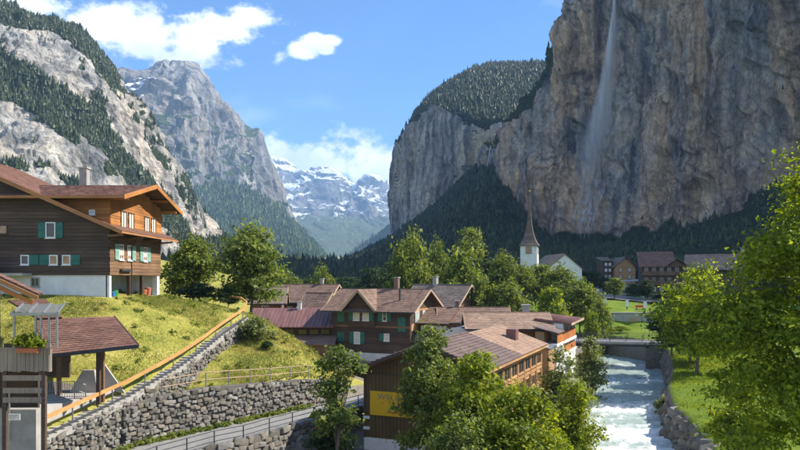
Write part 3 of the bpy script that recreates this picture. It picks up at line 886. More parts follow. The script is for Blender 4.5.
def ground_z(x, y):
    x = np.asarray(x, float); y = np.asarray(y, float)
    xb, yb = np.clip(x, -75, 110), np.clip(y, 15, 215)
    zA, zB = fA(xb, yb), fB(xb, yb)
    pathx = np.interp(y, PATH[:, 1], PATH[:, 0])
    rl = np.interp(y, ROAD_L[:, 1], ROAD_L[:, 0]); rr = np.interp(y, ROAD_R[:, 1], ROAD_R[:, 0])
    z = np.where(x < pathx - 0.55, zA, zB)
    # beyond the end of the wall the two surfaces meet
    wA = smooth(-x, 15, 20)
    z = np.where(y > 71, zA * wA + zB * (1 - wA), z)
    z = np.where((y < 50) & (x >= pathx - 0.55) & (x < rl), 3.0, z)
    # lower yard, then the road
    yard = 1.0 + 0.12 * np.sin(x * 0.7) * np.cos(y * 0.5)
    t = smooth(y, 57, 64)
    riv_l = np.interp(y, RIV_L[:, 0], RIV_L[:, 1]); riv_r = np.interp(y, RIV_R[:, 0], RIV_R[:, 1])
    z = np.where((x >= rr) & (x < riv_l + 2), yard * (1 - t) + zB * t, z)
    zroad = np.interp(y, [30, 60, 72, 82], [3.0, 3.0, 2.7, 2.6])
    z = np.where((x >= rl - 0.5 * (y < 64)) & (x < rr) & (y < 82), zroad, z)
    # steady rise to the valley head outside the built-up part
    out = np.maximum(smooth(y, 205, 320), np.maximum(smooth(-x, 70, 120), smooth(x, 100, 160)))
    rise = 6 + np.maximum(0, y - 250) * 0.030 + np.maximum(0, -x - 60) * 0.05 * (y < 1e9)
    rise = np.minimum(rise, 6 + 0.030 * np.maximum(0, y - 250) + 20)
    z = z * (1 - out) + rise * out
    inr = smooth(x, riv_l - 0.3, riv_l + 0.7) * (1 - smooth(x, riv_r - 0.7, riv_r + 0.3)) * (y < 172)
    z = z * (1 - inr) + (-1.6) * inr
    return z


def gz(x, y): return float(ground_z(np.array([x]), np.array([y]))[0])


def build_ground():
    def axis(lo, hi, a, b, step):
        core = list(np.arange(a, b + 1e-6, step))
        up, s, v = [], step, b
        while v < hi: s *= 1.22; v += s; up.append(v)
        dn, s, v = [], step, a
        while v > lo: s *= 1.22; v -= s; dn.append(v)
        return np.array(dn[::-1] + core + up)
    xs = axis(-13000, 13000, -46, 66, 0.5); ys = axis(-800, 13000, 20, 146, 0.5)
    X, Y = np.meshgrid(xs, ys, indexing='ij')
    Z = ground_z(X, Y)
    rl = np.interp(Y, ROAD_L[:, 1], ROAD_L[:, 0]); rr = np.interp(Y, ROAD_R[:, 1], ROAD_R[:, 0])
    road = (X > rl - 0.6) & (X < rr + 0.6) & (Y < 82)
    P3 = np.stack([X, Y, Z], -1)
    near = (np.abs(X) < 120) & (Y < 260)
    Z = Z + np.where(road, 0, near * (0.12 * fbm(P3 / 3.2, 3, 3) + 0.03 * fbm(P3 / 0.8, 2, 4)))
    riv_l = np.interp(Y, RIV_L[:, 0], RIV_L[:, 1]); riv_r = np.interp(Y, RIV_R[:, 0], RIV_R[:, 1])
    lush = smooth(X, riv_l - 2, riv_l + 4) * (Y < 300)
    bank = (X > riv_l - 1.2) & (X < riv_r + 0.4) & (Y < 170)
    yard = (X > rr) & (X < riv_l) & (Y < 66) | ((X > -14) & (X < riv_l) & (Y > 74) & (Y < 120) & (Z < 4.2))
    plat = (X < -21) & (Y > 36) & (Y < 46.2) & (X > -60)
    earth = np.where(bank | yard | road | plat, 1.0, 0.0)
    me = np_mesh('ground', np.stack([X, Y, Z], -1).reshape(-1, 3), grid_faces(*X.shape)[:, ::1], True, {'lush': lush.ravel(), 'earth': earth.ravel()})
    tag(link('ground', me, M['ground']), 'valley floor meadow and garden slope', kind='structure')


build_ground()


def ribbon(name, Lp, Rp, zf, mat, label, n=80, m=8, y0=30, y1=82):
    ys = np.linspace(y0, y1, n)
    xl = np.interp(ys, Lp[:, 1], Lp[:, 0]); xr = np.interp(ys, Rp[:, 1], Rp[:, 0])
    t = np.linspace(0, 1, m)
    X = xl[:, None] * (1 - t) + xr[:, None] * t
    Y = ys[:, None] * np.ones(m)
    Z = np.vectorize(zf)(X, Y)
    me = np_mesh(name, np.stack([X, Y, Z], -1).reshape(-1, 3), grid_faces(n, m), True)
    return tag(link(name, me, mat), label, kind='structure')


ribbon('road', ROAD_L + (0.35, 0), ROAD_R - (0.25, 0), lambda x, y: float(np.interp(y, [30, 60, 72, 82], [3.0, 3.0, 2.7, 2.6])) + 0.02, M['asphalt'], 'pale asphalt lane curving below the stone walls')


def build_river():
    ys = np.concatenate([np.arange(12, 130, 0.22), np.arange(130, 172, 0.8)])
    t = np.linspace(-0.03, 1.03, 80)
    xl = np.interp(ys, RIV_L[:, 0], RIV_L[:, 1]); xr = np.interp(ys, RIV_R[:, 0], RIV_R[:, 1])
    X = xl[:, None] * (1 - t) + xr[:, None] * t
    Y = ys[:, None] * np.ones_like(t)
    S = np.stack([X - np.interp(Y, RIV_L[:, 0], RIV_L[:, 1]), Y, 0 * X], -1)
    w1 = fbm(S / (2.6, 2.0, 1), 4, 201, ridged=True)
    w2 = fbm(S / (0.9, 0.6, 1), 3, 202)
    # low rock sills the water tumbles over
    wig = 3.0 * fbm(np.stack([X / 6, 0 * X, 0 * X], -1), 2, 207)
    sill = 0
    step = 0
    for y0, h in ((58, 0.4), (66, 0.35), (78, 0.45), (96, 0.35), (109, 0.35)):
        d = (Y + wig - y0)
        sill = sill + np.exp(-((d + 1.2) / 2.6) ** 2)
        step = step + h * smooth(d, -1.0, 1.0)
    Z = -0.55 + step * 0.55 + 0.16 * w1 + 0.10 * w2 * (0.6 + sill)
    Z = np.minimum(Z, 1.2)
    turb = smooth(-Y, -95, -62)
    foam = 0.55 * sill + 0.32 * w1 + 0.28 * w2 + 0.30 * turb - 0.22 - 0.10 * (1 - turb)
    me = np_mesh('river', np.stack([X, Y, Z], -1).reshape(-1, 3), grid_faces(*X.shape), True, {'foam': foam.ravel()})
    tag(link('river', me, M['water']), 'foaming pale turquoise mountain river', kind='structure')


build_river()

# ------------------------------------------------------------------ stones
def stone_mesh(seed):
    r = random.Random(seed)
    bm = bmesh.new()
    bmesh.ops.create_cube(bm, size=1.0)
    bmesh.ops.bevel(bm, geom=list(bm.edges), offset=0.14, segments=1, affect='EDGES')
    for v in bm.verts:
        v.co += Vector((r.uniform(-1, 1), r.uniform(-1, 1), r.uniform(-1, 1))) * 0.075
    me = bpy.data.meshes.new('stone')
    bm.to_mesh(me); bm.free()
    me.materials.append(M['stone'])
    return me


STONES = [stone_mesh(i) for i in range(10)]


def set_stone_mats():
    cs = [(0.29, 0.275, 0.245), (0.36, 0.345, 0.315), (0.22, 0.21, 0.195), (0.33, 0.30, 0.25), (0.26, 0.26, 0.255), (0.40, 0.385, 0.355), (0.19, 0.18, 0.165), (0.31, 0.30, 0.285), (0.35, 0.32, 0.27), (0.245, 0.225, 0.195)]
    for i, me in enumerate(STONES):
        m, nt, N, L, out = new_mat('limestone_block_%d' % i)
        f = noise_node(nt, 1.3, 6, 0.7); g = noise_node(nt, 0.35, 4, 0.6, coord='Generated')
        oi = N('ShaderNodeObjectInfo')
        c = tuple(0.64 * q for q in cs[i])
        col = ramp(nt, f, [(0.3, tuple(0.6 * q for q in c)), (0.7, tuple(1.25 * q for q in c))])
        col = mixc(nt, 1.0, col, ramp(nt, oi.outputs['Random'], [(0, (0.68, 0.64, 0.58)), (0.5, (0.95, 0.93, 0.9)), (1, (1.2, 1.18, 1.14))]), 'MULTIPLY')
        col = mixc(nt, mrange(nt, g, 0.5, 0.62, 0, 0.6), col, (0.12, 0.10, 0.065))
        finish(nt, out, col, 0.95, f, 0.8, 0.05, spec=0.1)
        me.materials[0] = m


set_stone_mats()
stone_dims = [np.array([v.co[:] for v in me.vertices]) for me in STONES]
stone_faces = [[tuple(p.vertices) for p in me.polygons] for me in STONES]


def stone_wall(name, label, pts, foot, thick, out_sign, limit, course=0.36, seed=1, cap=True):
    """a dry stone wall along pts (x, y, top z); stones laid one by one on its outer face"""
    r = random.Random(seed)
    root = thing(name, label, 'wall')
    P = np.array(pts, float)
    seg = np.r_[0, np.cumsum(np.hypot(np.diff(P[:, 0]), np.diff(P[:, 1])))]
    at = lambda s: np.array([np.interp(s, seg, P[:, k]) for k in range(3)])
    ft = lambda s: np.interp(s, seg, foot)
    n = int(seg[-1] / 1.0) + 2
    core = MB()
    prev = None
    ring = []
    for i in range(n):
        s = seg[-1] * i / (n - 1)
        p = at(s); d = at(min(s + 0.3, seg[-1])) - at(max(s - 0.3, 0)); d[2] = 0; d /= np.linalg.norm(d)
        o = np.array([d[1], -d[0], 0]) * out_sign
        z0, z1 = ft(s) - 0.4, p[2] - 0.05
        a = p + o * 0.0; b = p - o * thick
        ring.append([(a[0], a[1], z0), (b[0], b[1], z0), (b[0], b[1], z1), (a[0], a[1], z1)])
    for a, b in zip(ring[:-1], ring[1:]): core.hexa(a, b)
    core.build('wall_core', M['mortar'], root)
    cand = []
    z = foot.min() - 0.1
    zt = P[:, 2].max()
    while z < zt:
        ch = course * r.uniform(0.7, 1.35)
        s = -r.uniform(0, 0.4)
        while s < seg[-1]:
            w = ch * r.uniform(0.9, 2.2)
            sm = min(max(s + w / 2, 0), seg[-1])
            p = at(sm)
            zc = z + ch / 2 + r.uniform(-0.12, 0.12)
            if ft(sm) - 0.15 < zc < p[2] - 0.05:
                d = at(min(sm + 0.3, seg[-1])) - at(max(sm - 0.3, 0)); d[2] = 0; d /= np.linalg.norm(d)
                o = np.array([d[1], -d[0], 0]) * out_sign
                c = p + o * r.uniform(-0.08, 0.10); c[2] = zc
                hh = min(ch * r.uniform(0.82, 1.02), 0.98 * ch)
                cand.append((c, math.atan2(d[1], d[0]), (w * r.uniform(0.85, 1.05), 0.34, hh * r.uniform(0.85, 1.15)), r.uniform(-0.26, 0.26), r.randrange(10)))
            s += w
        z += ch
    cand.sort(key=lambda q: -q[2][0] * q[2][2] / q[0][1] ** 2)
    for c, a, sc, tl, k in cand[:limit]:
        o = link('stone', STONES[k], None, root)
        o.location = c; o.rotation_euler = (0, tl, a); o.scale = sc
    rest = cand[limit:]
    if rest:
        V, Fc = [], []
        for c, a, sc, tl, k in rest:
            Mx = np.array(Matrix.Rotation(a, 3, 'Z') @ Matrix.Rotation(tl, 3, 'Y'))
            vv = (stone_dims[k] * np.array(sc)) @ Mx.T + c
            b = len(V); V += [tuple(q) for q in vv]; Fc += [tuple(i + b for i in f) for f in stone_faces[k]]
        me = bpy.data.meshes.new('small_stones'); me.from_pydata(V, [], Fc)
        tag(link('small_stones', me, M['stone'], root), kind='stuff')
    return root


stone_wall('retaining_wall', 'high rubble stone wall under the stepped path with the wooden handrail', PATH, PATH_FOOT, 0.7, 1, 300, 0.28, 3)
W2 = np.array([(-17.85, 45.3, 5.5), (-16.2, 48.0, 5.95), (-14, 51, 6.05), (-10.3, 56.4, 5.65), (-7.7, 60.3, 5.35), (-6.2, 63, 4.7)])
stone_wall('retaining_wall', 'lower rubble stone wall along the lane under the grassy bank', W2, np.full(6, 3.0), 0.7, 1, 300, 0.25, 5)
W3 = np.c_[ROAD_R[1:9], np.full(8, 3.12)]
stone_wall('retaining_wall', 'low stone kerb wall below the lane railing', W3, np.full(8, 1.0), 0.5, 1, 120, 0.4, 7)


def bank_rocks(name, label, edge, y0, y1, side, z0, z1, big, seed, n):
    """boulder facing of a river bank; edge: (y, x)"""
    r = random.Random(seed)
    root = thing(name, label, 'embankment')
    for i in range(n):
        y = y0 + (y1 - y0) * (i + r.random()) / n
        x = np.interp(y, edge[:, 0], edge[:, 1])
        for q in range(4):
            t = (q + r.uniform(0.0, 0.8)) / 4
            w = big * r.uniform(0.6, 1.35)
            o = link('rock', STONES[r.randrange(10)], None, root)
            o.location = (x + side * (t * 0.9 - 0.25) + r.uniform(-0.1, 0.1), y + r.uniform(-0.3, 0.3), z0 + (z1 - z0) * t)
            o.rotation_euler = (r.uniform(-0.5, 0.5), r.uniform(-0.5, 0.5), r.uniform(0, 3.1))
            o.scale = (w * 1.2, w, w * r.uniform(0.6, 0.9))


bank_rocks('river_embankment', 'boulder faced right bank of the river below the lawn', RIV_R, 40, 82, 1, -0.5, 1.9, 0.95, 3, 46)
bank_rocks('river_embankment', 'low stone edge of the right river bank towards the bridge', RIV_R, 82, 112, 1, -0.6, 2.4, 0.8, 9, 38)
bank_rocks('river_embankment', 'boulder faced bank along the village side of the river', RIV_L, 50, 116, -1, -0.5, 0.8, 0.9, 4, 60)


# ------------------------------------------------------------------ building kit (local frames, metres)
def tiled(parent, eL, eR, rR, rL, mat, tw=0.34, th=0.36, t=0.14, name='roof', deck='dark_wood', step=0.045, tiles=True):
    """one roof slope: deck slab with laid tiles; corners eave left/right, ridge right/left"""
    eL, eR, rR, rL = map(Vector, (eL, eR, rR, rL))
    n = (eR - eL).cross(rL - eL).normalized()
    if n.z < 0: n = -n
    if (eR - eL).cross(rL - eL).z < 0: eL, eR, rR, rL = eR, eL, rL, rR
    o = MB().slab([eL, eR, rR, rL], t).build(name, M[deck], parent)
    if not tiles: return o
    nr = max(2, int(((rL - eL).length + (rR - eR).length) / 2 / th)); nc = max(2, int((eR - eL).length / tw))
    V, Fc = [], []
    rr = random.Random(int(abs(eL.x * 97 + eL.y * 31)) + nr)
    i = np.arange(nr); j = np.arange(nc)
    for a in range(nr):
        v0, v1 = a / nr, min(1.0, (a + 1.12) / nr)
        A0, A1 = eL.lerp(rL, v0), eR.lerp(rR, v0); B0, B1 = eL.lerp(rL, v1), eR.lerp(rR, v1)
        sh = 0.5 * (a % 2) / nc
        for b in range(nc):
            u0, u1 = max(0, b / nc - sh + 0.02 / nc), min(1, (b + 1) / nc - sh - 0.02 / nc)
            if b == nc - 1: u1 = 1
            if u1 - u0 < 0.2 / nc: continue
            h0 = step + rr.uniform(-0.008, 0.012); h1 = 0.012
            p = [A0.lerp(A1, u0), A0.lerp(A1, u1), B0.lerp(B1, u1), B0.lerp(B1, u0)]
            k = len(V)
            V += [p[0] + n * 0.003, p[1] + n * 0.003, p[0] + n * h0, p[1] + n * h0, p[2] + n * h1, p[3] + n * h1]
            Fc += [(k, k + 1, k + 3, k + 2), (k + 2, k + 3, k + 4, k + 5), (k, k + 2, k + 5), (k + 1, k + 4, k + 3)]
    me = bpy.data.meshes.new('tiles'); me.from_pydata([tuple(v) for v in V], [], Fc)
    tag(link('tiles', me, mat, o), kind='stuff')
    return o


def siding(parent, x0, x1, z0, z1, mat, axis='x', at=0.0, out=-1, board=0.28, name='siding', depth=0.05, gable=None):
    """horizontal boards on a wall plane; axis x: wall runs along x at y=at, out = sign of the outward direction"""
    m = MB()
    z = z0; i = 0
    while z < z1 - 0.02:
        h = min(board, z1 - z)
        d = depth * (0.75 + 0.25 * ((i * 7) % 3))
        a, b = x0, x1
        if gable:
            a, b = gable(z + h * 0.5)
            if b - a < 0.2: break
        lo, hi = sorted((at, at + out * d))
        if axis == 'x': m.box(a, b, lo, hi, z + 0.012, z + h - 0.012)
        else: m.box(lo, hi, a, b, z + 0.012, z + h - 0.012)
        z += h; i += 1
    return m.build(name, mat, parent)


def window(parent, c, w, h, axis='x', out=-1, pane='glass', shutters=None, frame='white_paint', bars=(1, 0), depth=0.07, sides=(1, 1), fr=0.09, name='window', sw=None):
    """window on a wall: frame bars proud of the wall, pane behind them, optional shutters. c: centre on the wall plane"""
    cx, cy, cz = c

    def bx(m, a0, a1, d0, d1, z0, z1):
        lo, hi = sorted((d0 * out, d1 * out))
        if axis == 'x': m.box(cx + a0, cx + a1, cy + lo, cy + hi, cz + z0, cz + z1)
        else: m.box(cx + lo, cx + hi, cy + a0, cy + a1, cz + z0, cz + z1)
    m = MB()
    bx(m, -w / 2, -w / 2 + fr, 0, depth, -h / 2, h / 2); bx(m, w / 2 - fr, w / 2, 0, depth, -h / 2, h / 2)
    bx(m, -w / 2 + fr, w / 2 - fr, 0, depth, -h / 2, -h / 2 + fr); bx(m, -w / 2 + fr, w / 2 - fr, 0, depth, h / 2 - fr, h / 2)
    for i in range(bars[0]):
        t = -w / 2 + w * (i + 1) / (bars[0] + 1); bx(m, t - fr * 0.4, t + fr * 0.4, 0, depth * 0.8, -h / 2 + fr, h / 2 - fr)
    for i in range(bars[1]):
        t = -h / 2 + h * (i + 1) / (bars[1] + 1); bx(m, -w / 2 + fr, w / 2 - fr, 0, depth * 0.6, t - fr * 0.3, t + fr * 0.3)
    o = m.build(name, M[frame], parent)
    m = MB(); bx(m, -w / 2 + fr * 0.8, w / 2 - fr * 0.8, -0.03, 0.018, -h / 2 + fr * 0.8, h / 2 - fr * 0.8)
    m.build('pane', M[pane], o)
    m = MB(); bx(m, -w / 2 - 0.05, w / 2 + 0.05, 0, depth + 0.06, -h / 2 - 0.07, -h / 2 - 0.005)
    m.build('sill', M[frame], o)
    if shutters:
        q = sw or w / 2 * 1.02
        for s in (-1, 1):
            if not sides[(s + 1) // 2]: continue
            a, b = sorted((s * (w / 2 + 0.03), s * (w / 2 + 0.03 + q)))
            m = MB()
            bx(m, a, b, 0.052, 0.085, -h / 2, h / 2)
            for zz in (-h / 2 + 0.06, 0, h / 2 - 0.06): bx(m, a + 0.03, b - 0.03, 0.085, 0.105, zz - 0.05, zz + 0.05)
            m.build('shutter', M[shutters], parent)
    return o


def chimney(parent, x, y, z0, z1, s=0.7, mat='concrete'):
    o = MB().box(x - s / 2, x + s / 2, y - s / 2, y + s / 2, z0, z1).build('chimney', M[mat], parent)
    MB().box(x - s / 2 - 0.1, x + s / 2 + 0.1, y - s / 2 - 0.1, y + s / 2 + 0.1, z1, z1 + 0.12).build('chimney_cap', M['concrete_light'], o)
    return o


def railing(parent, pts, h=1.0, n_rail=3, post=1.6, mat='steel', r=0.025, rail_mat=None, names=('post', 'rail'), mesh_bars=None):
    """posts and rails along a 3d polyline"""
    pts = [Vector(p) for p in pts]
    for a, b in zip(pts[:-1], pts[1:]):
        n = max(1, int(round((b - a).length / post)))
        for i in range(n + (b == pts[-1])):
            p = a.lerp(b, i / n)
            MB().box(p.x - r * 1.2, p.x + r * 1.2, p.y - r * 1.2, p.y + r * 1.2, p.z - 0.1, p.z + h).build(names[0], M[mat], parent)
    for k in range(n_rail):
        z = Vector((0, 0, h * (k + 1) / n_rail))
        MB().tube([p + z for p in pts], r, 6).build(names[1], M[rail_mat or mat], parent)
    if mesh_bars:
        for a, b in zip(pts[:-1], pts[1:]):
            n = int((b - a).length / mesh_bars)
            for i in range(1, n):
                p = a.lerp(b, i / n)
                MB().box(p.x - 0.012, p.x + 0.012, p.y - 0.012, p.y + 0.012, p.z + 0.08, p.z + h - 0.02).build('baluster', M[mat], parent)


# ------------------------------------------------------------------ chalet on the left hill
def build_hill_chalet():
    O = Vector((-24.9, 60, 12.25))
    t = thing('chalet', 'large brown chalet with orange gable on the left hilltop', 'house', O)
    D = 12.7
    # masonry base with the open garage at the right end, timber above; x runs to the left (negative)
    MB().box(-15, 0, 0, D, 2.0, 5.2).build('wall', M['dark_wood'], t)
    m = MB(); m.prism([(-16, 0.001, 5.2), (0, 0.001, 5.2), (0, 0.001, 6.0), (-16, 0.001, 13.0)], (0, D - 0.002, 0)); m.build('gable_wall', M['dark_wood'], t)
    base = MB(); base.box(-15, -0.25, 0.1, 0.4, -0.5, 2.0); base.box(-15, -3.9, 0.4, D - 0.2, -0.5, 2.0); base.box(-0.55, -0.05, D - 0.8, D - 0.1, -0.5, 2.0)
    base.box(-0.35, -0.05, 0.1, 0.5, -0.5, 2.0)
    base.box(-3.9, -0.6, D - 0.6, D - 0.3, -0.5, 2.0)
    base.build('basement_wall', M['white_wall'], t)
    MB().box(-3.9, 0.0, 0.4, D - 0.1, -0.6, -0.02).build('garage_floor', M['concrete'], t)
    for y in (4.7, 7.9): MB().box(-0.32, -0.04, y - 0.16, y + 0.16, -0.4, 2.0).build('garage_post', M['dark_wood_y'], t)
    # boards
    siding(t, -15, 0.05, 2.0, 5.35, M['dark_wood'], 'x', 0, -1, 0.3)
    siding(t, -15, 0.05, 5.35, 11, M['dark_wood'], 'x', 0, -1, 0.3, gable=lambda z: (-15, min(0.05, -(z - 6.1) / 0.44)))
    siding(t, -0.05, D, 2.0, 5.45, M['brown_wood'], 'y', 0, 1, 0.3)
    # upper storey of the cross gable, orange larch
    m = MB(); m.prism([(-0.02, 0.2, 5.4), (-0.02, D + 0.4, 5.4), (-0.02, D + 0.4, 8.55), (-0.02, 7.0, 10.3), (-0.02, 0.2, 8.55)], (-11, 0, 0)); m.build('cross_gable_wall', M['orange_wood_x'], t)
    siding(t, 0.2, D + 0.4, 5.9, 10.2, M['orange_wood'], 'y', -0.02, 1, 0.26, gable=lambda z: (0.2, D + 0.4) if z < 8.5 else (7.0 - (10.3 - z) / 0.257, 7.0 + (10.3 - z) / 0.25))
    siding(t, -9.5, 0.0, 6.0, 8.6, M['orange_wood_x'], 'x', 0.2, -1, 0.26, gable=lambda z: (max(-9.5, -(z - 5.7) / 0.44), 0.0))
    # main roof: right slope down to the eave over the garage side
    tiled(t, (1.35, -1.0, 5.75), (1.35, D + 1.4, 5.75), (-16, D + 1.4, 13.4), (-16, -1.0, 13.4), M['tile_brown'], 0.4, 0.42, 0.16)
    v = MB(); v.beam((1.45, -1.03, 5.62), (-16, -1.03, 13.29), 0.06, 0.34); v.build('verge_board', M['fascia'], t)
    MB().beam((1.40, -1.0, 5.62), (1.40, D + 1.4, 5.62), 0.12, 0.16).build('gutter', M['fascia'], t)
    # cross gable roof
    zr, ze = 10.62, 8.72
    tiled(t, (1.6, -0.9, ze), (-11.0, -0.9, ze), (-11.0, 7.0, zr), (1.6, 7.0, zr), M['tile_brown'], 0.4, 0.42, 0.18)
    tiled(t, (1.6, D + 2.2, ze), (-11.0, D + 2.2, ze), (-11.0, 7.0, zr), (1.6, 7.0, zr), M['tile_brown'], 0.4, 0.42, 0.18)
    m = MB(); m.beam((1.64, -0.95, ze - 0.12), (1.64, 7.0, zr - 0.12), 0.07, 0.38); m.build('verge_board', M['orange_wood'], t)
    m = MB(); m.beam((1.64, 7.0, zr - 0.12), (1.64, D + 2.25, ze - 0.12), 0.07, 0.38); m.build('verge_board', M['orange_wood'], t)
    MB().beam((-11.0, -0.95, ze - 0.12), (1.6, -0.95, ze - 0.12), 0.10, 0.22).build('fascia', M['fascia'], t)
    for y, z in ((0.3, 8.62), (3.6, 9.45), (7.0, 10.25), (10.4, 9.45), (13.2, 8.6)):
        MB().beam((0.0, y, z), (1.5, y, z), 0.18, 0.24).build('purlin', M['orange_wood'], t)
    for y in (-0.4, 4.2, 8.4, 12.6):
        MB().beam((0.05, y, 5.35), (1.3, y, 5.45), 0.14, 0.18).build('purlin', M['brown_wood'], t)
    chimney(t, -5.3, 7.0, 10.2, 12.2, 0.7)
    MB().tube([(-8.6, 3, 9.4), (-8.6, 3, 10.2)], 0.09, 8).build('vent_pipe', M['dark_metal'], t)
    # windows of the sunny gable
    for y in (2.95, 4.7, 8.7, 10.55):
        window(t, (0.035, y, 7.0), 1.3, 1.55, 'y', 1, 'curtain', None, 'dark_wood_y', (1, 0))
    for y, s in ((2.35, (1, 0)), (4.3, (0, 1)), (8.2, (1, 1))):
        window(t, (0.04, y, 4.05), 1.05, 1.4, 'y', 1, 'curtain', 'teal_sunlit', 'white_paint', (1, 0), sides=s, sw=0.85)
    MB().box(0.05, 0.30, 2.0, 4.4, 2.35, 2.55).build('flower_box', M['dark_metal'], t)
    # windows of the shaded front
    window(t, (-5.0, -0.05, 5.85), 0.85, 1.35, 'x', -1, 'glass', 'teal', 'white_paint', (0, 0), sw=0.6, depth=0.1)
    for x, pn, s in ((-7.2, 'glass', (0, 1)), (-4.75, 'warm_glass', (1, 0)), (-3.65, 'warm_glass', (0, 1))):
        window(t, (x, -0.05, 3.3), 0.72, 0.85, 'x', -1, pn, 'teal', 'white_paint', (0, 0), sides=s, sw=0.8, depth=0.1)
    window(t, (-9.1, -0.05, 5.9), 0.8, 0.8, 'x', -1, 'warm_glass', None, 'dark_wood', (0, 0))  # orange reflection put into this pane's colour
    window(t, (-6.4, 0.1, 1.4), 0.75, 0.8, 'x', -1, 'glass', None, 'concrete', (1, 0))
    window(t, (-1.55, 0.15, 7.4), 0.5, 0.42, 'x', -1, 'curtain', None, 'white_paint', (0, 0))
    # balcony at the left end
    MB().box(-15, -6.6, -1.6, -0.06, 1.95, 2.15).build('balcony_floor', M['concrete_light'], t)
    m = MB().box(-15, -8.6, -1.55, -1.5, 2.15, 3.05); m.build('balcony_front', M['dark_wood'], t)
    MB().tube([(0.62, 4.65, 5.6), (0.35, 4.65, 4.9), (0.12, 4.7, 4.6), (0.12, 4.7, 0)], 0.05, 8).build('downpipe', M['dark_metal'], t)
    # small things standing in the open garage
    def bin_(name, label, cat, x, y, r0, r1, h, mat, lid=None):
        b = thing(name, label, cat, O + Vector((x, y, -0.02)))
        MB().tube([(0, 0, 0), (0, 0, h * 0.08), (0, 0, h * 0.95), (0, 0, h)], [r0 * 0.96, r0, r1, r1 * 1.06], 14).build('body', M[mat], b)
        MB().tube([(0, 0, h), (0, 0, h + 0.05)], [r1 * 1.02, r1 * 0.9], 14).build('lid', M[lid or mat], b)
    bin_('plastic_bin', 'small green plastic bin under the chalet by the garage post', 'bin', -0.6, 2.6, 0.24, 0.30, 0.6, 'green_plastic')
    bin_('plastic_tub', 'low blue tub beside the green bin under the chalet', 'tub', -0.5, 1.7, 0.26, 0.33, 0.5, 'blue_plastic')
    bin_('water_barrel', 'dark barrel in the corner of the open garage', 'barrel', -0.9, 0.9, 0.30, 0.30, 0.85, 'dark_metal')
    bin_('flower_pot', 'red clay pot right of the garage posts', 'pot', -0.5, 9.3, 0.25, 0.36, 0.55, 'terracotta')
    bin_('flower_pot', 'smaller red clay pot at the white garage pier', 'pot', -0.45, 10.4, 0.22, 0.32, 0.75, 'terracotta')


build_hill_chalet()


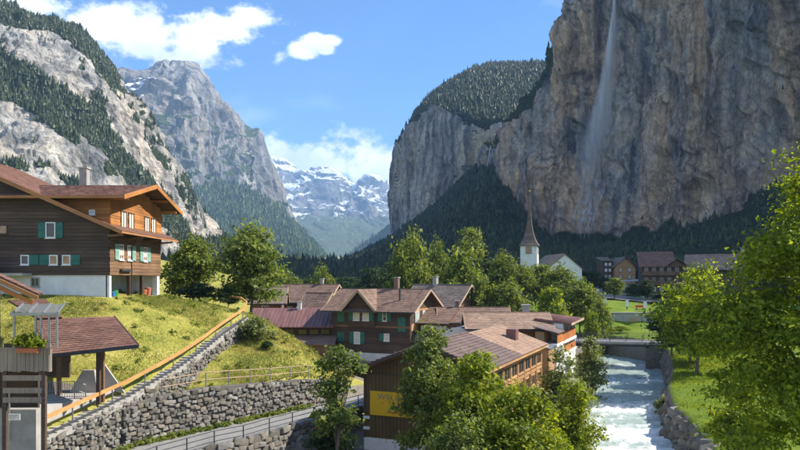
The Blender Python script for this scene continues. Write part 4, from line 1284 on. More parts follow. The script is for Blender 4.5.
# ------------------------------------------------------------------ house, carport and terrace, lower left
def build_left_house():
    """house at the left edge: gable roof corner, glass canopy on steel posts, plank balcony, posts and rails below"""
    Y = 34.0
    P = lambda x, y, Yd=Y: px(x, y, Yd)
    h = thing('wooden_house', 'dark weathered wooden house with balcony cut off by the left edge', 'house')
    # roof corner
    e0, e1 = P(38, 294, 33.0), P(38, 292, 39.0)
    e1 = e0 + Vector((-0.55, 1.5, 0))
    sl = Vector((-6.0, 0, 2.75))
    tiled(h, e0, e1, e1 + sl, e0 + sl, M['tile_brown'], 0.34, 0.36, 0.12)
    for k, (dz, mat, w) in enumerate(((-0.20, 'fascia', 0.10), (-0.42, 'orange_wood_x', 0.14))):
        a = e0 + Vector((0.02 - 0.25 * k, -0.06 + 0.05 * k, dz)); MB().beam(a, a + sl, 0.07, 0.2).build('verge_board', M[mat], h)
    # wall under the roof
    wx = P(5, 300, 35).x
    zb = P(0, 366).z; zfl = zb
    m = MB(); m.prism([(wx - 6, 34.6, zfl), (wx, 34.6, zfl), (wx, 34.6, e0.z + 0.25), (wx - 6, 34.6, e0.z + 3.0)], (-2.95, 5, 0)); m.build('wall', M['dark_wood'], h)
    siding(h, wx - 6, wx, zfl, e0.z + 0.2, M['dark_wood'], 'x', 34.6, -1, 0.25)
    # balcony slab and plank front
    bx1 = P(50, 360).x
    MB().prism([(wx - 6, Y, zb - 0.18), (bx1, Y, zb - 0.18), (bx1 - 1.55, 37.0, zb - 0.18), (wx - 6, 37.0, zb - 0.18)], (0, 0, 0.18)).build('balcony_floor', M['grey_wood'], h)
    z0, z1 = P(0, 372).z, P(0, 349).z
    x = wx - 4; i = 0
    while x < bx1 - 0.05:
        w = 0.19 + 0.05 * ((i * 5) % 3) / 2
        MB().box(x + 0.008, min(x + w, bx1) - 0.008, Y - 0.06 - 0.012 * (i % 2), Y - 0.02, z0 + 0.02 * ((i * 3) % 4), z1).build('plank', M['grey_wood'], h)
        x += w; i += 1
    x = Y; i = 0
    y = Y + 0.05
    while y < 37.0:
        xb = bx1 - 1.55 * (y - Y) / 3.0; MB().box(xb - 0.05, xb, y, y + 0.2, z0, z1).build('plank', M['grey_wood'], h); y += 0.215
    MB().box(wx - 4, bx1 + 0.08, Y - 0.12, Y + 0.05, z1 + 0.002, z1 + 0.07).build('balcony_rail', M['grey_wood'], h)
    # posts under the balcony and crossing rails
    zg = gz(-20, 36)
    for xx, yy in ((P(4, 0).x, Y + 0.1), (P(43, 0).x, Y + 0.1), (P(44, 0, Y + 2.6).x, Y + 2.6)):
        MB().box(xx - 0.1, xx + 0.1, yy - 0.1, yy + 0.1, 3.0, zb - 0.18).build('post', M['dark_wood'], h)
    for yy in (378, 390.5, 400):
        zz = P(0, yy).z
        MB().box(P(3, 0).x, P(42, 0).x, Y - 0.02, Y + 0.03, zz - 0.13, zz + 0.13).build('cross_rail', M['grey_wood'], h)
    MB().box(wx - 4, P(38, 0, 36.8).x, 36.8, 37.0, 6.75, zb - 0.2).build('lower_wall', M['dark_wood'], h)
    # canopy: steel frame with glass
    g = thing('glass_canopy', 'lean-to glass canopy on slim steel posts over the left balcony', 'canopy')
    a, b = P(13, 313), P(58, 313)
    c, d = a + Vector((-0.9, 2.6, 0.35)), b + Vector((-0.9, 2.6, 0.35))
    gl = bpy.data.materials.new('canopy_glass'); gl.use_nodes = True
    bs = gl.node_tree.nodes['Principled BSDF']; bs.inputs['Base Color'].default_value = (0.25, 0.28, 0.27, 1); bs.inputs['Roughness'].default_value = 0.15; bs.inputs['Alpha'].default_value = 0.55
    n = 3
    for i in range(n):
        q = [a.lerp(b, i / n), a.lerp(b, (i + 1) / n), c.lerp(d, (i + 1) / n), c.lerp(d, i / n)]
        MB().slab(q, 0.03).build('pane', gl, g)
    for i in range(n + 1):
        MB().beam(a.lerp(b, i / n) + Vector((0, 0, .02)), c.lerp(d, i / n) + Vector((0, 0, .02)), 0.06, 0.08).build('glazing_bar', M['steel'], g)
    MB().beam(a + Vector((-0.1, -0.05, -0.05)), b + Vector((0.1, -0.05, -0.05)), 0.12, 0.14).build('gutter', M['steel'], g)
    for fr, dy in ((0.02, 0), (0.50, 0), (0.62, 0), (0.80, 0), (0.97, 0)):
        p = a.lerp(b, fr)
        MB().box(p.x - 0.045, p.x + 0.045, Y - 0.02, Y + 0.06, z1 + 0.07 if fr > 0.1 else z1 + 0.07, p.z - 0.1).build('post', M['steel'], g)
    # flower box with a leafy plant
    f = thing('flower_box', 'balcony box with a bushy green plant on the plank railing', 'planter', P(28, 348, Y - 0.2) - Vector((0, 0, 0.22)))
    MB().box(-0.5, 0.5, -0.12, 0.12, 0.0, 0.22).build('box', M['terracotta'], f)
    V, Fc = leaf_cloud([(0, 0, 0.45, 0.62, 0.25, 0.28)], 26, 45, 0.10, 0.16, 77)
    link('plant', np_mesh('plant', V, Fc), M['leaf_bright'], f)


def leaf_cloud(blobs, ncl, per, leaf, cr, seed, low=0.35, inner=0.45, droop=0.2, feather=1.8):
    """leaves as small diamond faces in twig clusters spread through ellipsoids; returns verts, quads"""
    r = np.random.default_rng(seed)
    B = np.array(blobs, float)
    vol = (B[:, 3] * B[:, 4] * B[:, 5]) ** (2 / 3)
    k = r.choice(len(B), ncl, p=vol / vol.sum())
    d = r.normal(size=(ncl, 3)); d /= np.linalg.norm(d, axis=1, keepdims=True)
    d[:, 2] = np.where(d[:, 2] < -low, -d[:, 2] * 0.6, d[:, 2])
    rad = inner + (1 - inner) * r.random((ncl, 1)) ** 0.55
    rad *= r.uniform(0.82, 1.22, (ncl, 1))
    C = B[k, :3] + d * rad * B[k, 3:]
    n = ncl * per
    ci = np.repeat(np.arange(ncl), per)
    size = r.uniform(0.65, 1.35, ncl)[ci][:, None]
    g = r.normal(size=(n, 3)) * np.array([1, 1, 0.62]) * cr * 0.62 * size
    g += (d * r.uniform(0.5, 1.0, (ncl, 1)))[ci] * (r.random((n, 1)) - 0.35) * cr * feather
    g[:, 2] -= droop * np.hypot(g[:, 0], g[:, 1])
    P = C[ci] + g
    nrm = 0.55 * d[ci] + np.array([0, 0, 0.55]) + r.normal(size=(n, 3)) * 0.55
    nrm /= np.linalg.norm(nrm, axis=1, keepdims=True)
    a = np.cross(nrm, r.normal(size=(n, 3))); a /= np.linalg.norm(a, axis=1, keepdims=True)
    b = np.cross(nrm, a)
    l = leaf * np.exp(r.normal(-0.08, 0.38, (n, 1)))
    V = np.stack([P + a * l, P + b * l * 0.55 + nrm * l * 0.12, P - a * l * 0.8, P - b * l * 0.55 + nrm * l * 0.12], 1).reshape(-1, 3)
    return V, np.arange(n * 4).reshape(-1, 4)


build_left_house()

def build_carport():
    ter = thing('terrace', 'pale concrete terrace and ramp beside the tiled carport', 'terrace')
    MB().prism([(-34, 38.2, 3.0), (-20.6, 38.2, 3.0), (-19.25, 44.6, 3.0), (-18.9, 47.3, 3.0), (-34, 47.3, 3.0)], (0, 0, 3.6)).build('slab', M['concrete_light'], ter)
    MB().prism([(-19.75, 46.6, 6.58), (-18.3, 46.6, 6.3), (-19.75, 46.6, 8.35)], (-0.05, 0.25, 0)).build('side_wall', M['concrete_light'], ter)
    MB().prism([(-21.35, 45.2, 6.58), (-19.55, 45.2, 6.58), (-19.75, 45.2, 8.05), (-20.5, 45.2, 8.05)], (0, 0.25, 0)).build('ramp_wall', M['concrete_light'], ter)
    MB().prism([(-34, 37.9, 2.8), (-20.75, 37.9, 2.8), (-20.75, 37.9, 5.6), (-21.3, 37.9, 6.6), (-34, 37.9, 6.6)], (0, 0.28, 0)).build('front_wall', M['concrete'], ter)
    MB().box(-30, px(36, 0, 35.4).x, 35.4, 35.9, 2.0, 7.35).build('front_wall', M['concrete'], ter)
    rl = thing('terrace_railing', 'grey steel bar railing on the terrace under the tiled carport', 'railing')
    railing(rl, [(-21.6, 42.6, 6.6), (-20.0, 43.0, 6.6), (-19.45, 43.3, 6.35)], 1.05, 2, 1.3, 'steel', 0.022, mesh_bars=0.13)
    t = thing('carport', 'brown tiled lean-to carport on wooden posts at lower left', 'carport')
    eL, eR = px(46, 355, 41.2), px(138, 345, 42.2)
    rR, rL = px(114, 316.5, 48.0), px(34, 319, 47.5)
    tiled(t, eL, eR, rR, rL, M['tile_brown'], 0.36, 0.40, 0.16)
    MB().beam(eL - Vector((0, 0.05, 0.08)), eR - Vector((-0.05, 0.05, 0.08)), 0.12, 0.2).build('gutter', M['dark_metal'], t)
    MB().beam(eR + Vector((0.04, 0, -0.06)), rR + Vector((0.04, 0, -0.06)), 0.06, 0.22).build('verge_board', M['dark_wood_y'], t)
    zp = eR.z - 0.28
    for xx, yy, mt in ((px(98.5, 0, 43.2).x, 43.2, 'dark_wood'), (px(102.5, 0, 44.0).x, 44.0, 'brown_wood'), (px(59, 0, 44.2).x, 44.2, 'brown_wood')):
        MB().box(xx - 0.11, xx + 0.11, yy - 0.11, yy + 0.11, 6.2, zp + (yy - 42) * 0.25).build('post', M[mt], t)
    MB().beam((px(47, 0, 43.2).x, 43.2, zp + 0.02), (px(125, 0, 43.2).x, 43.2, zp + 0.02), 0.16, 0.2).build('wall_plate', M['dark_wood'], t)
    a = [px(38, 318.5, 47.2), px(62, 317.5, 47.4), px(46, 299, 51), px(8, 300, 51)]
    tiled(t, *a, M['tile_brown'], 0.36, 0.40, 0.14)
    MB().box(-26.6, -22.2, 47.0, 47.2, 6.5, 9.6).build('back_wall', M['dark_wood'], t)
    s = thing('notice_plate', 'small white notice plate on the concrete wall at lower left', 'sign', px(14, 417, 35.25))
    MB().box(-0.32, 0.32, -0.03, 0.0, -0.16, 0.16).build('plate', M['white_paint'], s)
    m = MB()
    for k in range(3): m.box(-0.24, 0.20 - 0.07 * k, -0.034, -0.031, 0.07 - 0.08 * k, 0.095 - 0.08 * k)
    m.build('printed_lines', M['sign_grey'], s)
    MB().box(-0.28, -0.22, 0.0, 0.06, -1.2, 1.3).build('post', M['steel'], s)


build_carport()


# ------------------------------------------------------------------ stepped path with handrail
def build_path():
    t = thing('stepped_path', 'concrete stepped path climbing along the top of the rubble wall', 'path')
    seg = np.r_[0, np.cumsum(np.hypot(np.diff(PATH[:, 0]), np.diff(PATH[:, 1])))]
    at = lambda s: Vector([float(np.interp(s, seg, PATH[:, k])) for k in range(3)])
    n = int(seg[-1] / 0.62)
    for i in range(n):
        a, b = at(seg[-1] * i / n), at(seg[-1] * (i + 1) / n)
        d = (b - a); d.z = 0; d.normalize(); o = Vector((d.y, -d.x, 0))
        z = b.z + 0.02
        p = [a + o * 0.12, b + o * 0.12, b - o * 1.0, a - o * 1.0]
        MB().hexa([(q.x, q.y, z - 0.45) for q in p], [(q.x, q.y, z) for q in p]).build('step', M['concrete'], t)
    # dark strip standing in for the shadow gap under the handrail
    MB().tube([at(s) + Vector((-0.05, 0.05, 0.16)) for s in np.linspace(0.2, seg[-1], 40)], 0.07, 6).build('gap_shadow_strip', M['dark_metal'], t)
    h = thing('handrail', 'long honey coloured wooden handrail on steel posts along the stepped path', 'handrail')
    ss = np.linspace(0.6, seg[-1], 26)
    rail = [at(s) + Vector((-0.1, 0.1, 1.08)) for s in ss]
    rail += [Vector((-15.9, 72.5, 11.5)), Vector((-17.0, 74.5, 11.9)), Vector((-18.8, 75.6, 12.1))]
    for a, b in zip(rail[:-1], rail[1:]):
        MB().beam(a, b + (b - a) * 0.01, 0.12, 0.22).build('rail', M['rail_wood'], h)
    for i in range(0, 26, 3):
        p = rail[i]
        MB().box(p.x - 0.035, p.x + 0.035, p.y - 0.035, p.y + 0.035, p.z - 1.3, p.z).build('post', M['steel'], h)
    g = thing('fence', 'thin wire and post fence on top of the lower stone wall', 'fence')
    pts = [(W2[1][0] - 0.2, W2[1][1] + 0.2, W2[1][2]), (-14.2, 51.2, 6.05), (-10.5, 56.6, 5.65), (-7.9, 60.5, 5.4)]
    railing(g, pts, 1.05, 2, 2.6, 'steel', 0.03, rail_mat='pale_fascia')
    f = thing('road_railing', 'grey steel post railing on the river side of the lane', 'railing')
    railing(f, [(p[0] - 0.12, p[1], 3.1) for p in ROAD_R[1:9]], 1.0, 3, 2.3, 'dark_metal', 0.028)


build_path()
#PART3

# ------------------------------------------------------------------ village buildings
RZ = -math.radians(23)          # houses along the river share its direction


def build_barn():
    """long building by the river: sign gable, dark ribbed roof, pale tiled roof behind it"""
    O = Vector((2.1, 51.0, 1.0))
    t = thing('barn', 'long olive brown board barn with yellow sign and two coloured roof', 'barn', O, RZ)
    L = 19.6
    xl, xr, zr = -5.2, 4.15, 8.3
    zl, zrr = zr - 0.373 * 6.7, zr - 0.362 * 4.75
    el, er = lambda x: zr - 0.373 * (-x), lambda x: zr - 0.362 * x
    MB().prism([(xl, 0.15, 0.9), (xr, 0.15, 0.9), (xr, 0.15, er(xr) - 0.2), (0, 0.15, zr - 0.2), (xl, 0.15, el(xl) - 0.2)], (0, L - 0.15, 0)).build('wall', M['tan_wood'], t)
    MB().box(xl - 0.06, xr + 0.06, 0.02, L, -0.6, 0.95).build('plinth', M['white_wall'], t)
    # vertical boards of the gable end
    x = xl; i = 0
    while x < xr - 0.05:
        w = 0.27 + 0.05 * ((i * 7) % 4) / 3
        x1 = min(x + w, xr)
        zt = min(el(x) if x < 0 else er(x), el(x1) if x1 < 0 else er(x1)) - 0.25
        MB().box(x + 0.012, x1 - 0.012, 0.06 + 0.012 * (i % 2), 0.148, 0.96, zt).build('board', M['barn_wood'], t)
        x = x1; i += 1
    MB().beam((xl - 0.05, 0.03, el(xl) - 0.55), (xr, 0.03, el(xl) - 0.55), 0.1, 0.14).build('batten', M['dark_wood'], t)
    MB().box(xl - 0.07, xl + 0.09, -0.02, 0.14, 0.95, el(xl) - 0.2).build('corner_post', M['dark_wood'], t)
    MB().prism([(xl, 0, el(xl) - 1.0), (xl, 0, el(xl) - 0.35), (xl - 1.0, 0, el(xl - 1.0) - 0.30), (xl - 0.9, 0, el(xl - 0.9) - 0.45)], (0, 0.14, 0)).build('eave_bracket', M['dark_wood'], t)
    for z in (2.35, 1.55): MB().box(xl - 0.09, xl + 0.42, -0.035, 0.05, z, z + 0.22).build('warning_band', M['white_paint'], t)
    # roof: ribbed part near, tiled part beyond
    e1 = 9.3
    for k in range(2):
        s = (-1, 1)[k]; xe = (-6.7, 4.75)[k]; ze = (zl, zrr)[k]
        rf = MB().slab([(0, -0.9, zr), (xe, -0.9, ze), (xe, e1, ze), (0, e1, zr)] if k else [(xe, -0.9, ze), (0, -0.9, zr), (0, e1, zr), (xe, e1, ze)], 0.10).build('roof', M['fibre'], t)
        n = 13 if k else 16
        d = Vector((xe, 0, ze - zr)) / n
        up = Vector((-(ze - zr), 0, xe)).normalized(); up = up if up.z > 0 else -up
        for j in range(n):
            a = Vector((0, 0, zr)) + d * j; b = a + d * 1.04
            lo0, lo1 = a + up * 0.02, b + up * 0.02
            hi0, hi1 = a + up * 0.035, b + up * 0.115
            m = MB(); m.hexa([(lo0.x, -0.95, lo0.z), (lo1.x, -0.95, lo1.z), (hi1.x, -0.95, hi1.z), (hi0.x, -0.95, hi0.z)], [(lo0.x, e1, lo0.z), (lo1.x, e1, lo1.z), (hi1.x, e1, hi1.z), (hi0.x, e1, hi0.z)])
            m.build('sheet_course', M['fibre'], rf)
        tiled(t, (xe, e1 + 0.02, ze + 0.05), (xe, L + 0.5, ze + 0.05), (0, L + 0.5, zr + 0.05), (0, e1 + 0.02, zr + 0.05), M['tile_pink'], 0.34, 0.36, 0.14)
        MB().beam((0, -0.97, zr - 0.08), (xe, -0.97, ze - 0.08), 0.06, 0.24).build('verge_board', M['dark_wood'], t)
        MB().beam((xe * 1.006, -0.95, ze - 0.10), (xe * 1.006, L + 0.5, ze - 0.10), 0.09, 0.16).build('gutter', M['tan_wood'] if k else M['dark_wood'], t)
    MB().beam((0, -0.95, zr + 0.10), (0, e1, zr + 0.10), 0.28, 0.08).build('ridge_cap', M['fibre'], t)
    MB().box(2.0, 2.9, 14.6, 15.6, er(2.5) - 0.3, er(2.5) + 0.95).build('chimney', M['metal_red'], t)
    # river front: beams, band of openings, windows
    for z in (2.9, 4.4): MB().box(xr, xr + 0.09, 0.1, L, z, z + 0.24).build('beam', M['tan_wood'], t)
    for y in np.arange(0.2, L, 2.4): MB().box(xr, xr + 0.11, y, y + 0.2, 0.95, er(xr) - 0.25).build('stud', M['tan_wood'], t)
    for y in np.arange(1.5, L - 1, 2.4):
        window(t, (xr + 0.01, y, 5.45), 1.9, 1.15, 'y', 1, 'glass', None, 'tan_wood', (1, 0))
        window(t, (xr + 0.01, y, 3.7), 1.3, 1.0, 'y', 1, 'glass', None, 'tan_wood', (1, 0))
    # yellow sign
    s = thing('sign_board', 'big yellow sign board with grey lettering on the barn gable', 'sign', O + Matrix.Rotation(RZ, 3, 'Z') @ Vector((-2.3, -0.02, 3.6)), RZ)
    MB().box(-2.4, 2.4, -0.05, 0.05, -0.9, 0.9).build('panel', M['yellow'], s)
    cu = bpy.data.curves.new('lettering', 'FONT'); cu.body = 'WELCOME'; cu.size = 0.62; cu.extrude = 0.006; cu.align_x = 'LEFT'; cu.space_character = 1.12
    tmp = bpy.data.objects.new('tmp', cu); COL.objects.link(tmp)
    me = bpy.data.meshes.new_from_object(tmp.evaluated_get(bpy.context.evaluated_depsgraph_get()))
    bpy.data.objects.remove(tmp); me.materials.clear()
    link('lettering', me, M['sign_grey'], s, (-1.75, -0.062, 0.30), (math.pi / 2, 0, 0))
    m = MB()
    for a, l in ((1.57, 0.55), (1.05, 0.45), (2.1, 0.45), (0.6, 0.38), (2.55, 0.38)):
        c, q = math.cos(a), math.sin(a)
        m.prism([(0, -0.056, 0), (c * l * 0.5 - q * 0.08, -0.056, q * l * 0.5 + c * 0.08), (c * l, -0.056, q * l), (c * l * 0.5 + q * 0.08, -0.056, q * l * 0.5 - c * 0.08)], (0, -0.01, 0))
    m.build('leaf_emblem', M['sign_green'], s, (-0.45, 0, -0.42))
    m = MB()
    for k in range(9): m.box(-1.0 + 0.2 * k, -0.87 + 0.2 * k, -0.066, -0.056, -0.68, -0.58 + 0.03 * (k % 2))
    m.build('small_print', M['sign_red'], s)
    # low shed with a pale edge by the river
    q = thing('riverside_shed', 'small shed with tan roof and white eave beside the river trees', 'shed', (6.6, 44.5, 1.0), RZ)
    MB().box(-1.6, 1.6, -2.6, 3.4, -0.3, 2.6).build('wall', M['tan_wood'], q)
    tiled(q, (2.1, -3, 2.55), (2.1, 3.8, 2.55), (-2.0, 3.8, 3.35), (-2.0, -3, 3.35), M['tile_pink'], 0.34, 0.36)
    MB().beam((2.16, -3.05, 2.46), (2.16, 3.85, 2.46), 0.10, 0.22).build('eave_board', M['white_paint'], q)
    window(q, (0, -2.6, 1.4), 1.2, 0.9, 'x', -1, 'glass', None, 'white_paint')
    # barrier at the entrance to the yard
    b = thing('boom_barrier', 'red and white boom barrier by the barn corner', 'barrier', (-3.9, 52.6, 1.0), 0.25)
    MB().box(0.1, 0.45, -0.18, 0.18, -0.1, 1.25).build('housing', M['dark_metal'], b)
    for k in range(7):
        MB().box(-0.42 * (k + 1) + 0.4, -0.42 * k + 0.4, -0.245, -0.19, 1.86, 2.0).build('boom_section', M['white_paint' if k % 2 else 'red_paint'], b)
    MB().box(0.2, 0.34, -0.18, -0.06, 1.25, 2.05).build('pivot', M['dark_metal'], b)


def build_gallery_house():
    O = Vector((21.3, 85.0, 1.0))
    t = thing('gallery_house', 'white riverside house with orange wooden galleries and maroon roof', 'house', O, RZ)
    L = 12.6; W = 2.7
    MB().box(-W, -1.3, -8.4, 0, -1.0, 7.9).build('wall', M['tan_wood'], t)
    MB().box(-1.3, 0, -L, 0, -1.2, 4.4).build('lower_wall', M['white_wall'], t)
    for z in (4.42, 5.75): MB().box(-1.3, 0.12, -L - 0.1, 0.1, z, z + 0.3).build('floor_slab', M['white_wall'], t)
    for y, zt_ in ((-L, 6.0), (-8.5, 8.0), (-0.35, 8.0)): MB().box(-1.3, 0.0, y, y + 0.3, 4.4, zt_).build('end_pier', M['white_wall'], t)
    for y in np.arange(-L + 0.35, -0.4, 0.36):
        MB().box(0.02, 0.07, y + 0.01, y + 0.35, 6.1, 7.05).build('gallery_board', M['gallery_wood'], t)
    for y in np.arange(-L + 5.2, -0.4, 0.36):
        MB().box(0.02, 0.07, y + 0.01, y + 0.35, 4.74, 5.42).build('gallery_board', M['gallery_wood'], t)
    MB().slab([(0.3, -L - 0.3, 7.25), (0.3, -8.55, 7.25), (-2.4, -8.55, 7.9), (-2.4, -L - 0.3, 7.9)], 0.1).build('porch_roof', M['fibre'], t)
    MB().box(-2.2, -1.3, -L, -8.5, -0.5, 7.3).build('porch_wall', M['tan_wood'], t)
    for y in np.arange(-8.0, -1, 2.6):
        MB().box(-0.1, 0.05, y, y + 0.14, 4.7, 8.0).build('gallery_post', M['tan_wood'], t)
        window(t, (-1.29, y + 1.3, 5.2), 1.4, 0.95, 'y', 1, 'glass', None, 'dark_wood_y')
        window(t, (-1.29, y + 1.3, 7.1), 1.4, 1.3, 'y', 1, 'warm_glass', None, 'dark_wood_y')
        window(t, (0.0, y + 1.1, 3.0), 1.0, 1.2, 'y', 1, 'glass', None, 'white_paint')
    LR = 8.6
    rf = MB().slab([(0.9, -LR, 8.0), (0.9, 0.6, 8.15), (-W - 0.5, 0.6, 8.6), (-W - 0.5, -LR, 8.45)], 0.16).build('roof', M['metal_red'], t)
    for k in range(11):
        y = -LR + 0.1 + k * 0.86
        MB().beam((0.88, y, 8.03 + 0.008 * k), (-W - 0.4, y, 8.48 + 0.008 * k), 0.05, 0.07).build('standing_seam', M['metal_red'], rf)
    MB().beam((0.93, -LR, 7.90), (0.93, 0.6, 8.05), 0.07, 0.22).build('fascia', M['pale_fascia'], t)
    MB().beam((0.9, 0.63, 8.05), (-W - 0.5, 0.63, 8.5), 0.06, 0.2).build('fascia', M['pale_fascia'], t)
    # small lean-to roof between the buildings
    l = MB().slab([(0.0, -L - 3.4, 5.9), (0.0, -L + 0.4, 5.9), (-2.6, -L + 0.4, 6.6), (-2.6, -L - 3.4, 6.6)], 0.1).build('lean_to_roof', M['metal_blue'], t)
    MB().box(-2.5, -0.15, -L - 3.2, -L, -0.5, 5.85).build('lean_to_wall', M['tan_wood'], t)


def gable_house(name, label, loc, rot, w, d, hw, hr, mat_wall, mat_tile, over=0.8, cat='house', siding_mat=None, tw=0.38, th=0.4, base=None, verge='pale_fascia', tiles=True):
    """plain gabled house; local x along the ridge (0..w), y depth (0..d), ridge along x"""
    t = thing(name, label, cat, loc, rot)
    MB().prism([(0, 0, -0.8), (0, d, -0.8), (0, d, hw), (0, d / 2, hr - 0.15), (0, 0, hw)], (w, 0, 0)).build('wall', M[mat_wall], t)
    if siding_mat:
        siding(t, -0.02, w + 0.02, base or 0.0, hw, M[siding_mat], 'x', 0, -1, 0.3)
        g = (hr - hw) / (d / 2)
        siding(t, 0, d, base or 0.0, hr, M[siding_mat], 'y', w, 1, 0.3, gable=lambda z: (0, d) if z < hw else ((z - hw) / g, d - (z - hw) / g))
    if base: MB().box(-0.07, w + 0.07, -0.07, d + 0.05, -0.9, base).build('plinth', M['white_wall'], t)
    sl = (hr - hw) / (d / 2); ze = hw - sl * over
    tiled(t, (-over, -over, ze), (w + over, -over, ze), (w + over, d / 2, hr), (-over, d / 2, hr), M[mat_tile], tw, th, tiles=tiles)
    tiled(t, (-over, d + over, ze), (w + over, d + over, ze), (w + over, d / 2, hr), (-over, d / 2, hr), M[mat_tile], tw, th, tiles=tiles)
    for x in (-over - 0.03, w + over + 0.03):
        MB().beam((x, -over, ze - 0.1), (x, d / 2, hr - 0.1), 0.06, 0.28).build('verge_board', M[verge], t)
        MB().beam((x, d / 2, hr - 0.1), (x, d + over, ze - 0.1), 0.06, 0.28).build('verge_board', M[verge], t)
    MB().beam((-over, -over - 0.05, ze - 0.08), (w + over, -over - 0.05, ze - 0.08), 0.09, 0.16).build('gutter', M['dark_metal'], t)
    MB().beam((-over, d / 2, hr + 0.03), (w + over, d / 2, hr + 0.03), 0.24, 0.08).build('ridge_cap', M[mat_tile], t)
    return t


def build_centre_chalet():
    """dark chalet with teal shutters: front gable on the shaded side, second gable on the sunny side"""
    W, D = 11.6, 9.6
    C = Vector((1.3, 92.0, 3.0))
    ax = Matrix.Rotation(RZ, 3, 'Z')
    loc = C + ax @ Vector((-W, 0, 0))
    hw, hr = 7.1, 9.45
    t = gable_house('chalet', 'dark timber chalet with teal shutters in the village centre', loc, RZ, W, D, hw, hr, 'dark_wood', 'tile_red', 1.15, siding_mat='dark_wood', base=0.9, tw=0.36, th=0.38)
    # front cross gable
    cx, hwid = 4.6, 2.6
    zc = hr - 0.05
    ze = hw - 0.49 * 1.1
    rise = zc - ze
    MB().prism([(cx - hwid + 0.6, -0.25, 4.4), (cx + hwid - 0.6, -0.25, 4.4), (cx + hwid - 0.6, -0.25, 7.4), (cx, -0.25, zc - 0.3), (cx - hwid + 0.6, -0.25, 7.4)], (0, 4.5, 0)).build('front_gable_wall', M['dark_wood'], t)
    yb = D / 2
    for s in (-1, 1):
        tiled(t, (cx + s * hwid, -1.35, ze + 0.12), (cx + s * hwid, -0.95, ze + 0.12), (cx, yb, zc + 0.06), (cx, -1.35, zc + 0.06), M['tile_red'], 0.36, 0.38, 0.1)
        MB().beam((cx, -1.4, zc - 0.06), (cx + s * hwid, -1.4, ze), 0.08, 0.32).build('verge_board', M['pale_fascia'], t)
    # shaded front windows
    fy = -0.055
    def wf(x, z, w=1.0, h=1.35, pn='curtain', sh='teal', sides=(1, 1), fy=fy): window(t, (x, fy, z), w, h, 'x', -1, pn, sh, 'white_paint', (0, 1), depth=0.1, sides=sides, sw=0.62)
    wf(3.9, 6.0, 0.95, 1.5, sides=(1, 0), fy=-0.26); wf(5.3, 6.0, 0.95, 1.5, sides=(0, 1), fy=-0.26)
    wf(3.9, 2.9, 0.95, 1.6); wf(8.0, 5.9, 0.6, 1.3, 'glass'); wf(8.3, 3.1, 0.8, 1.0, 'curtain', sides=(1, 0))
    for x, z in ((0.9, 5.7), (0.9, 2.9)):
        for s in (0, 1): MB().box(x + 0.52 * s, x + 0.52 * s + 0.5, -0.10, -0.055, z - 0.65, z + 0.65).build('shutter', M['teal'], t)
    for s in (0, 1): MB().box(9.9 + 0.56 * s, 10.44 + 0.56 * s, -0.10, -0.055, 3.9, 5.8).build('shutter', M['teal'], t)
    MB().box(0, W, -0.12, -0.056, 4.35, 4.6).build('string_course', M['brown_wood'], t)
    # sunny side
    for y in (2.6, 4.8, 7.0):
        window(t, (W + 0.055, y, 5.75), 1.0, 1.5, 'y', 1, 'curtain', 'teal_sunlit' if y != 4.8 else None, 'white_paint', (1, 0), depth=0.1, sw=0.55, sides=(1, 0) if y < 3 else (0, 1))
        window(t, (W + 0.055, y, 2.7), 1.0, 1.4, 'y', 1, 'curtain', 'teal_sunlit', 'white_paint', (1, 0), depth=0.1, sw=0.5)
    MB().box(W + 0.056, W + 0.10, 0.3, D - 0.3, 4.0, 4.9).build('apron_boards', M['tan_wood'], t)
    MB().box(W + 0.056, W + 0.10, 0.3, D - 0.3, 6.55, 6.85).build('apron_boards', M['tan_wood'], t)
    chimney(t, 7.5, D / 2 + 0.4, 9.1, 11.0, 0.6, 'tile_red')
    MB().tube([(9.4, 1.8, 7.5), (9.4, 1.8, 9.6)], 0.14, 8).build('stove_pipe', M['dark_metal'], t)
    # annex towards the river
    loc2 = C + ax @ Vector((0.6, 2.4, 0))
    a = thing('annex', 'low annex with red tiled lean-to roof right of the dark chalet', 'house', loc2, RZ)
    MB().box(0, 3.4, 0, 7.0, -0.5, 4.6).build('wall', M['white_wall'], a)
    tiled(a, (-0.3, -1.0, 5.0), (4.2, -1.0, 5.0), (4.0, 4.2, 6.9), (-0.3, 4.2, 6.9), M['tile_red'], 0.36, 0.38)
    for x in (0.8, 2.2): window(a, (x, 0, 3.6), 1.1, 1.5, 'x', -1, 'curtain', None, 'white_paint', (1, 0))
    MB().box(-0.05, 3.45, -0.06, 7.05, -0.5, 1.2).build('plinth', M['concrete'], a)
    # white canvas shelter
    w = thing('canvas_shelter', 'white rounded canvas shelter between the chalet and the barn', 'shelter', px(457, 336, 82) - Vector((0, 0, 4.4)), RZ)
    m = MB(); pr = [(-1.5 + 3.0 * k / 8, 0, 4.3 + 1.1 * math.sin(math.pi * (0.15 + 0.7 * k / 8))) for k in range(9)]
    m.prism([(-1.5, 0, 3.6)] + pr + [(1.5, 0, 3.6)], (0, 4.5, 0)); m.build('cover', M['tarp'], w)
    for x in (-1.4, 1.4):
        for y in (0.1, 4.4): MB().box(x - 0.05, x + 0.05, y - 0.05, y + 0.05, -0.8, 3.6).build('leg', M['steel'], w)


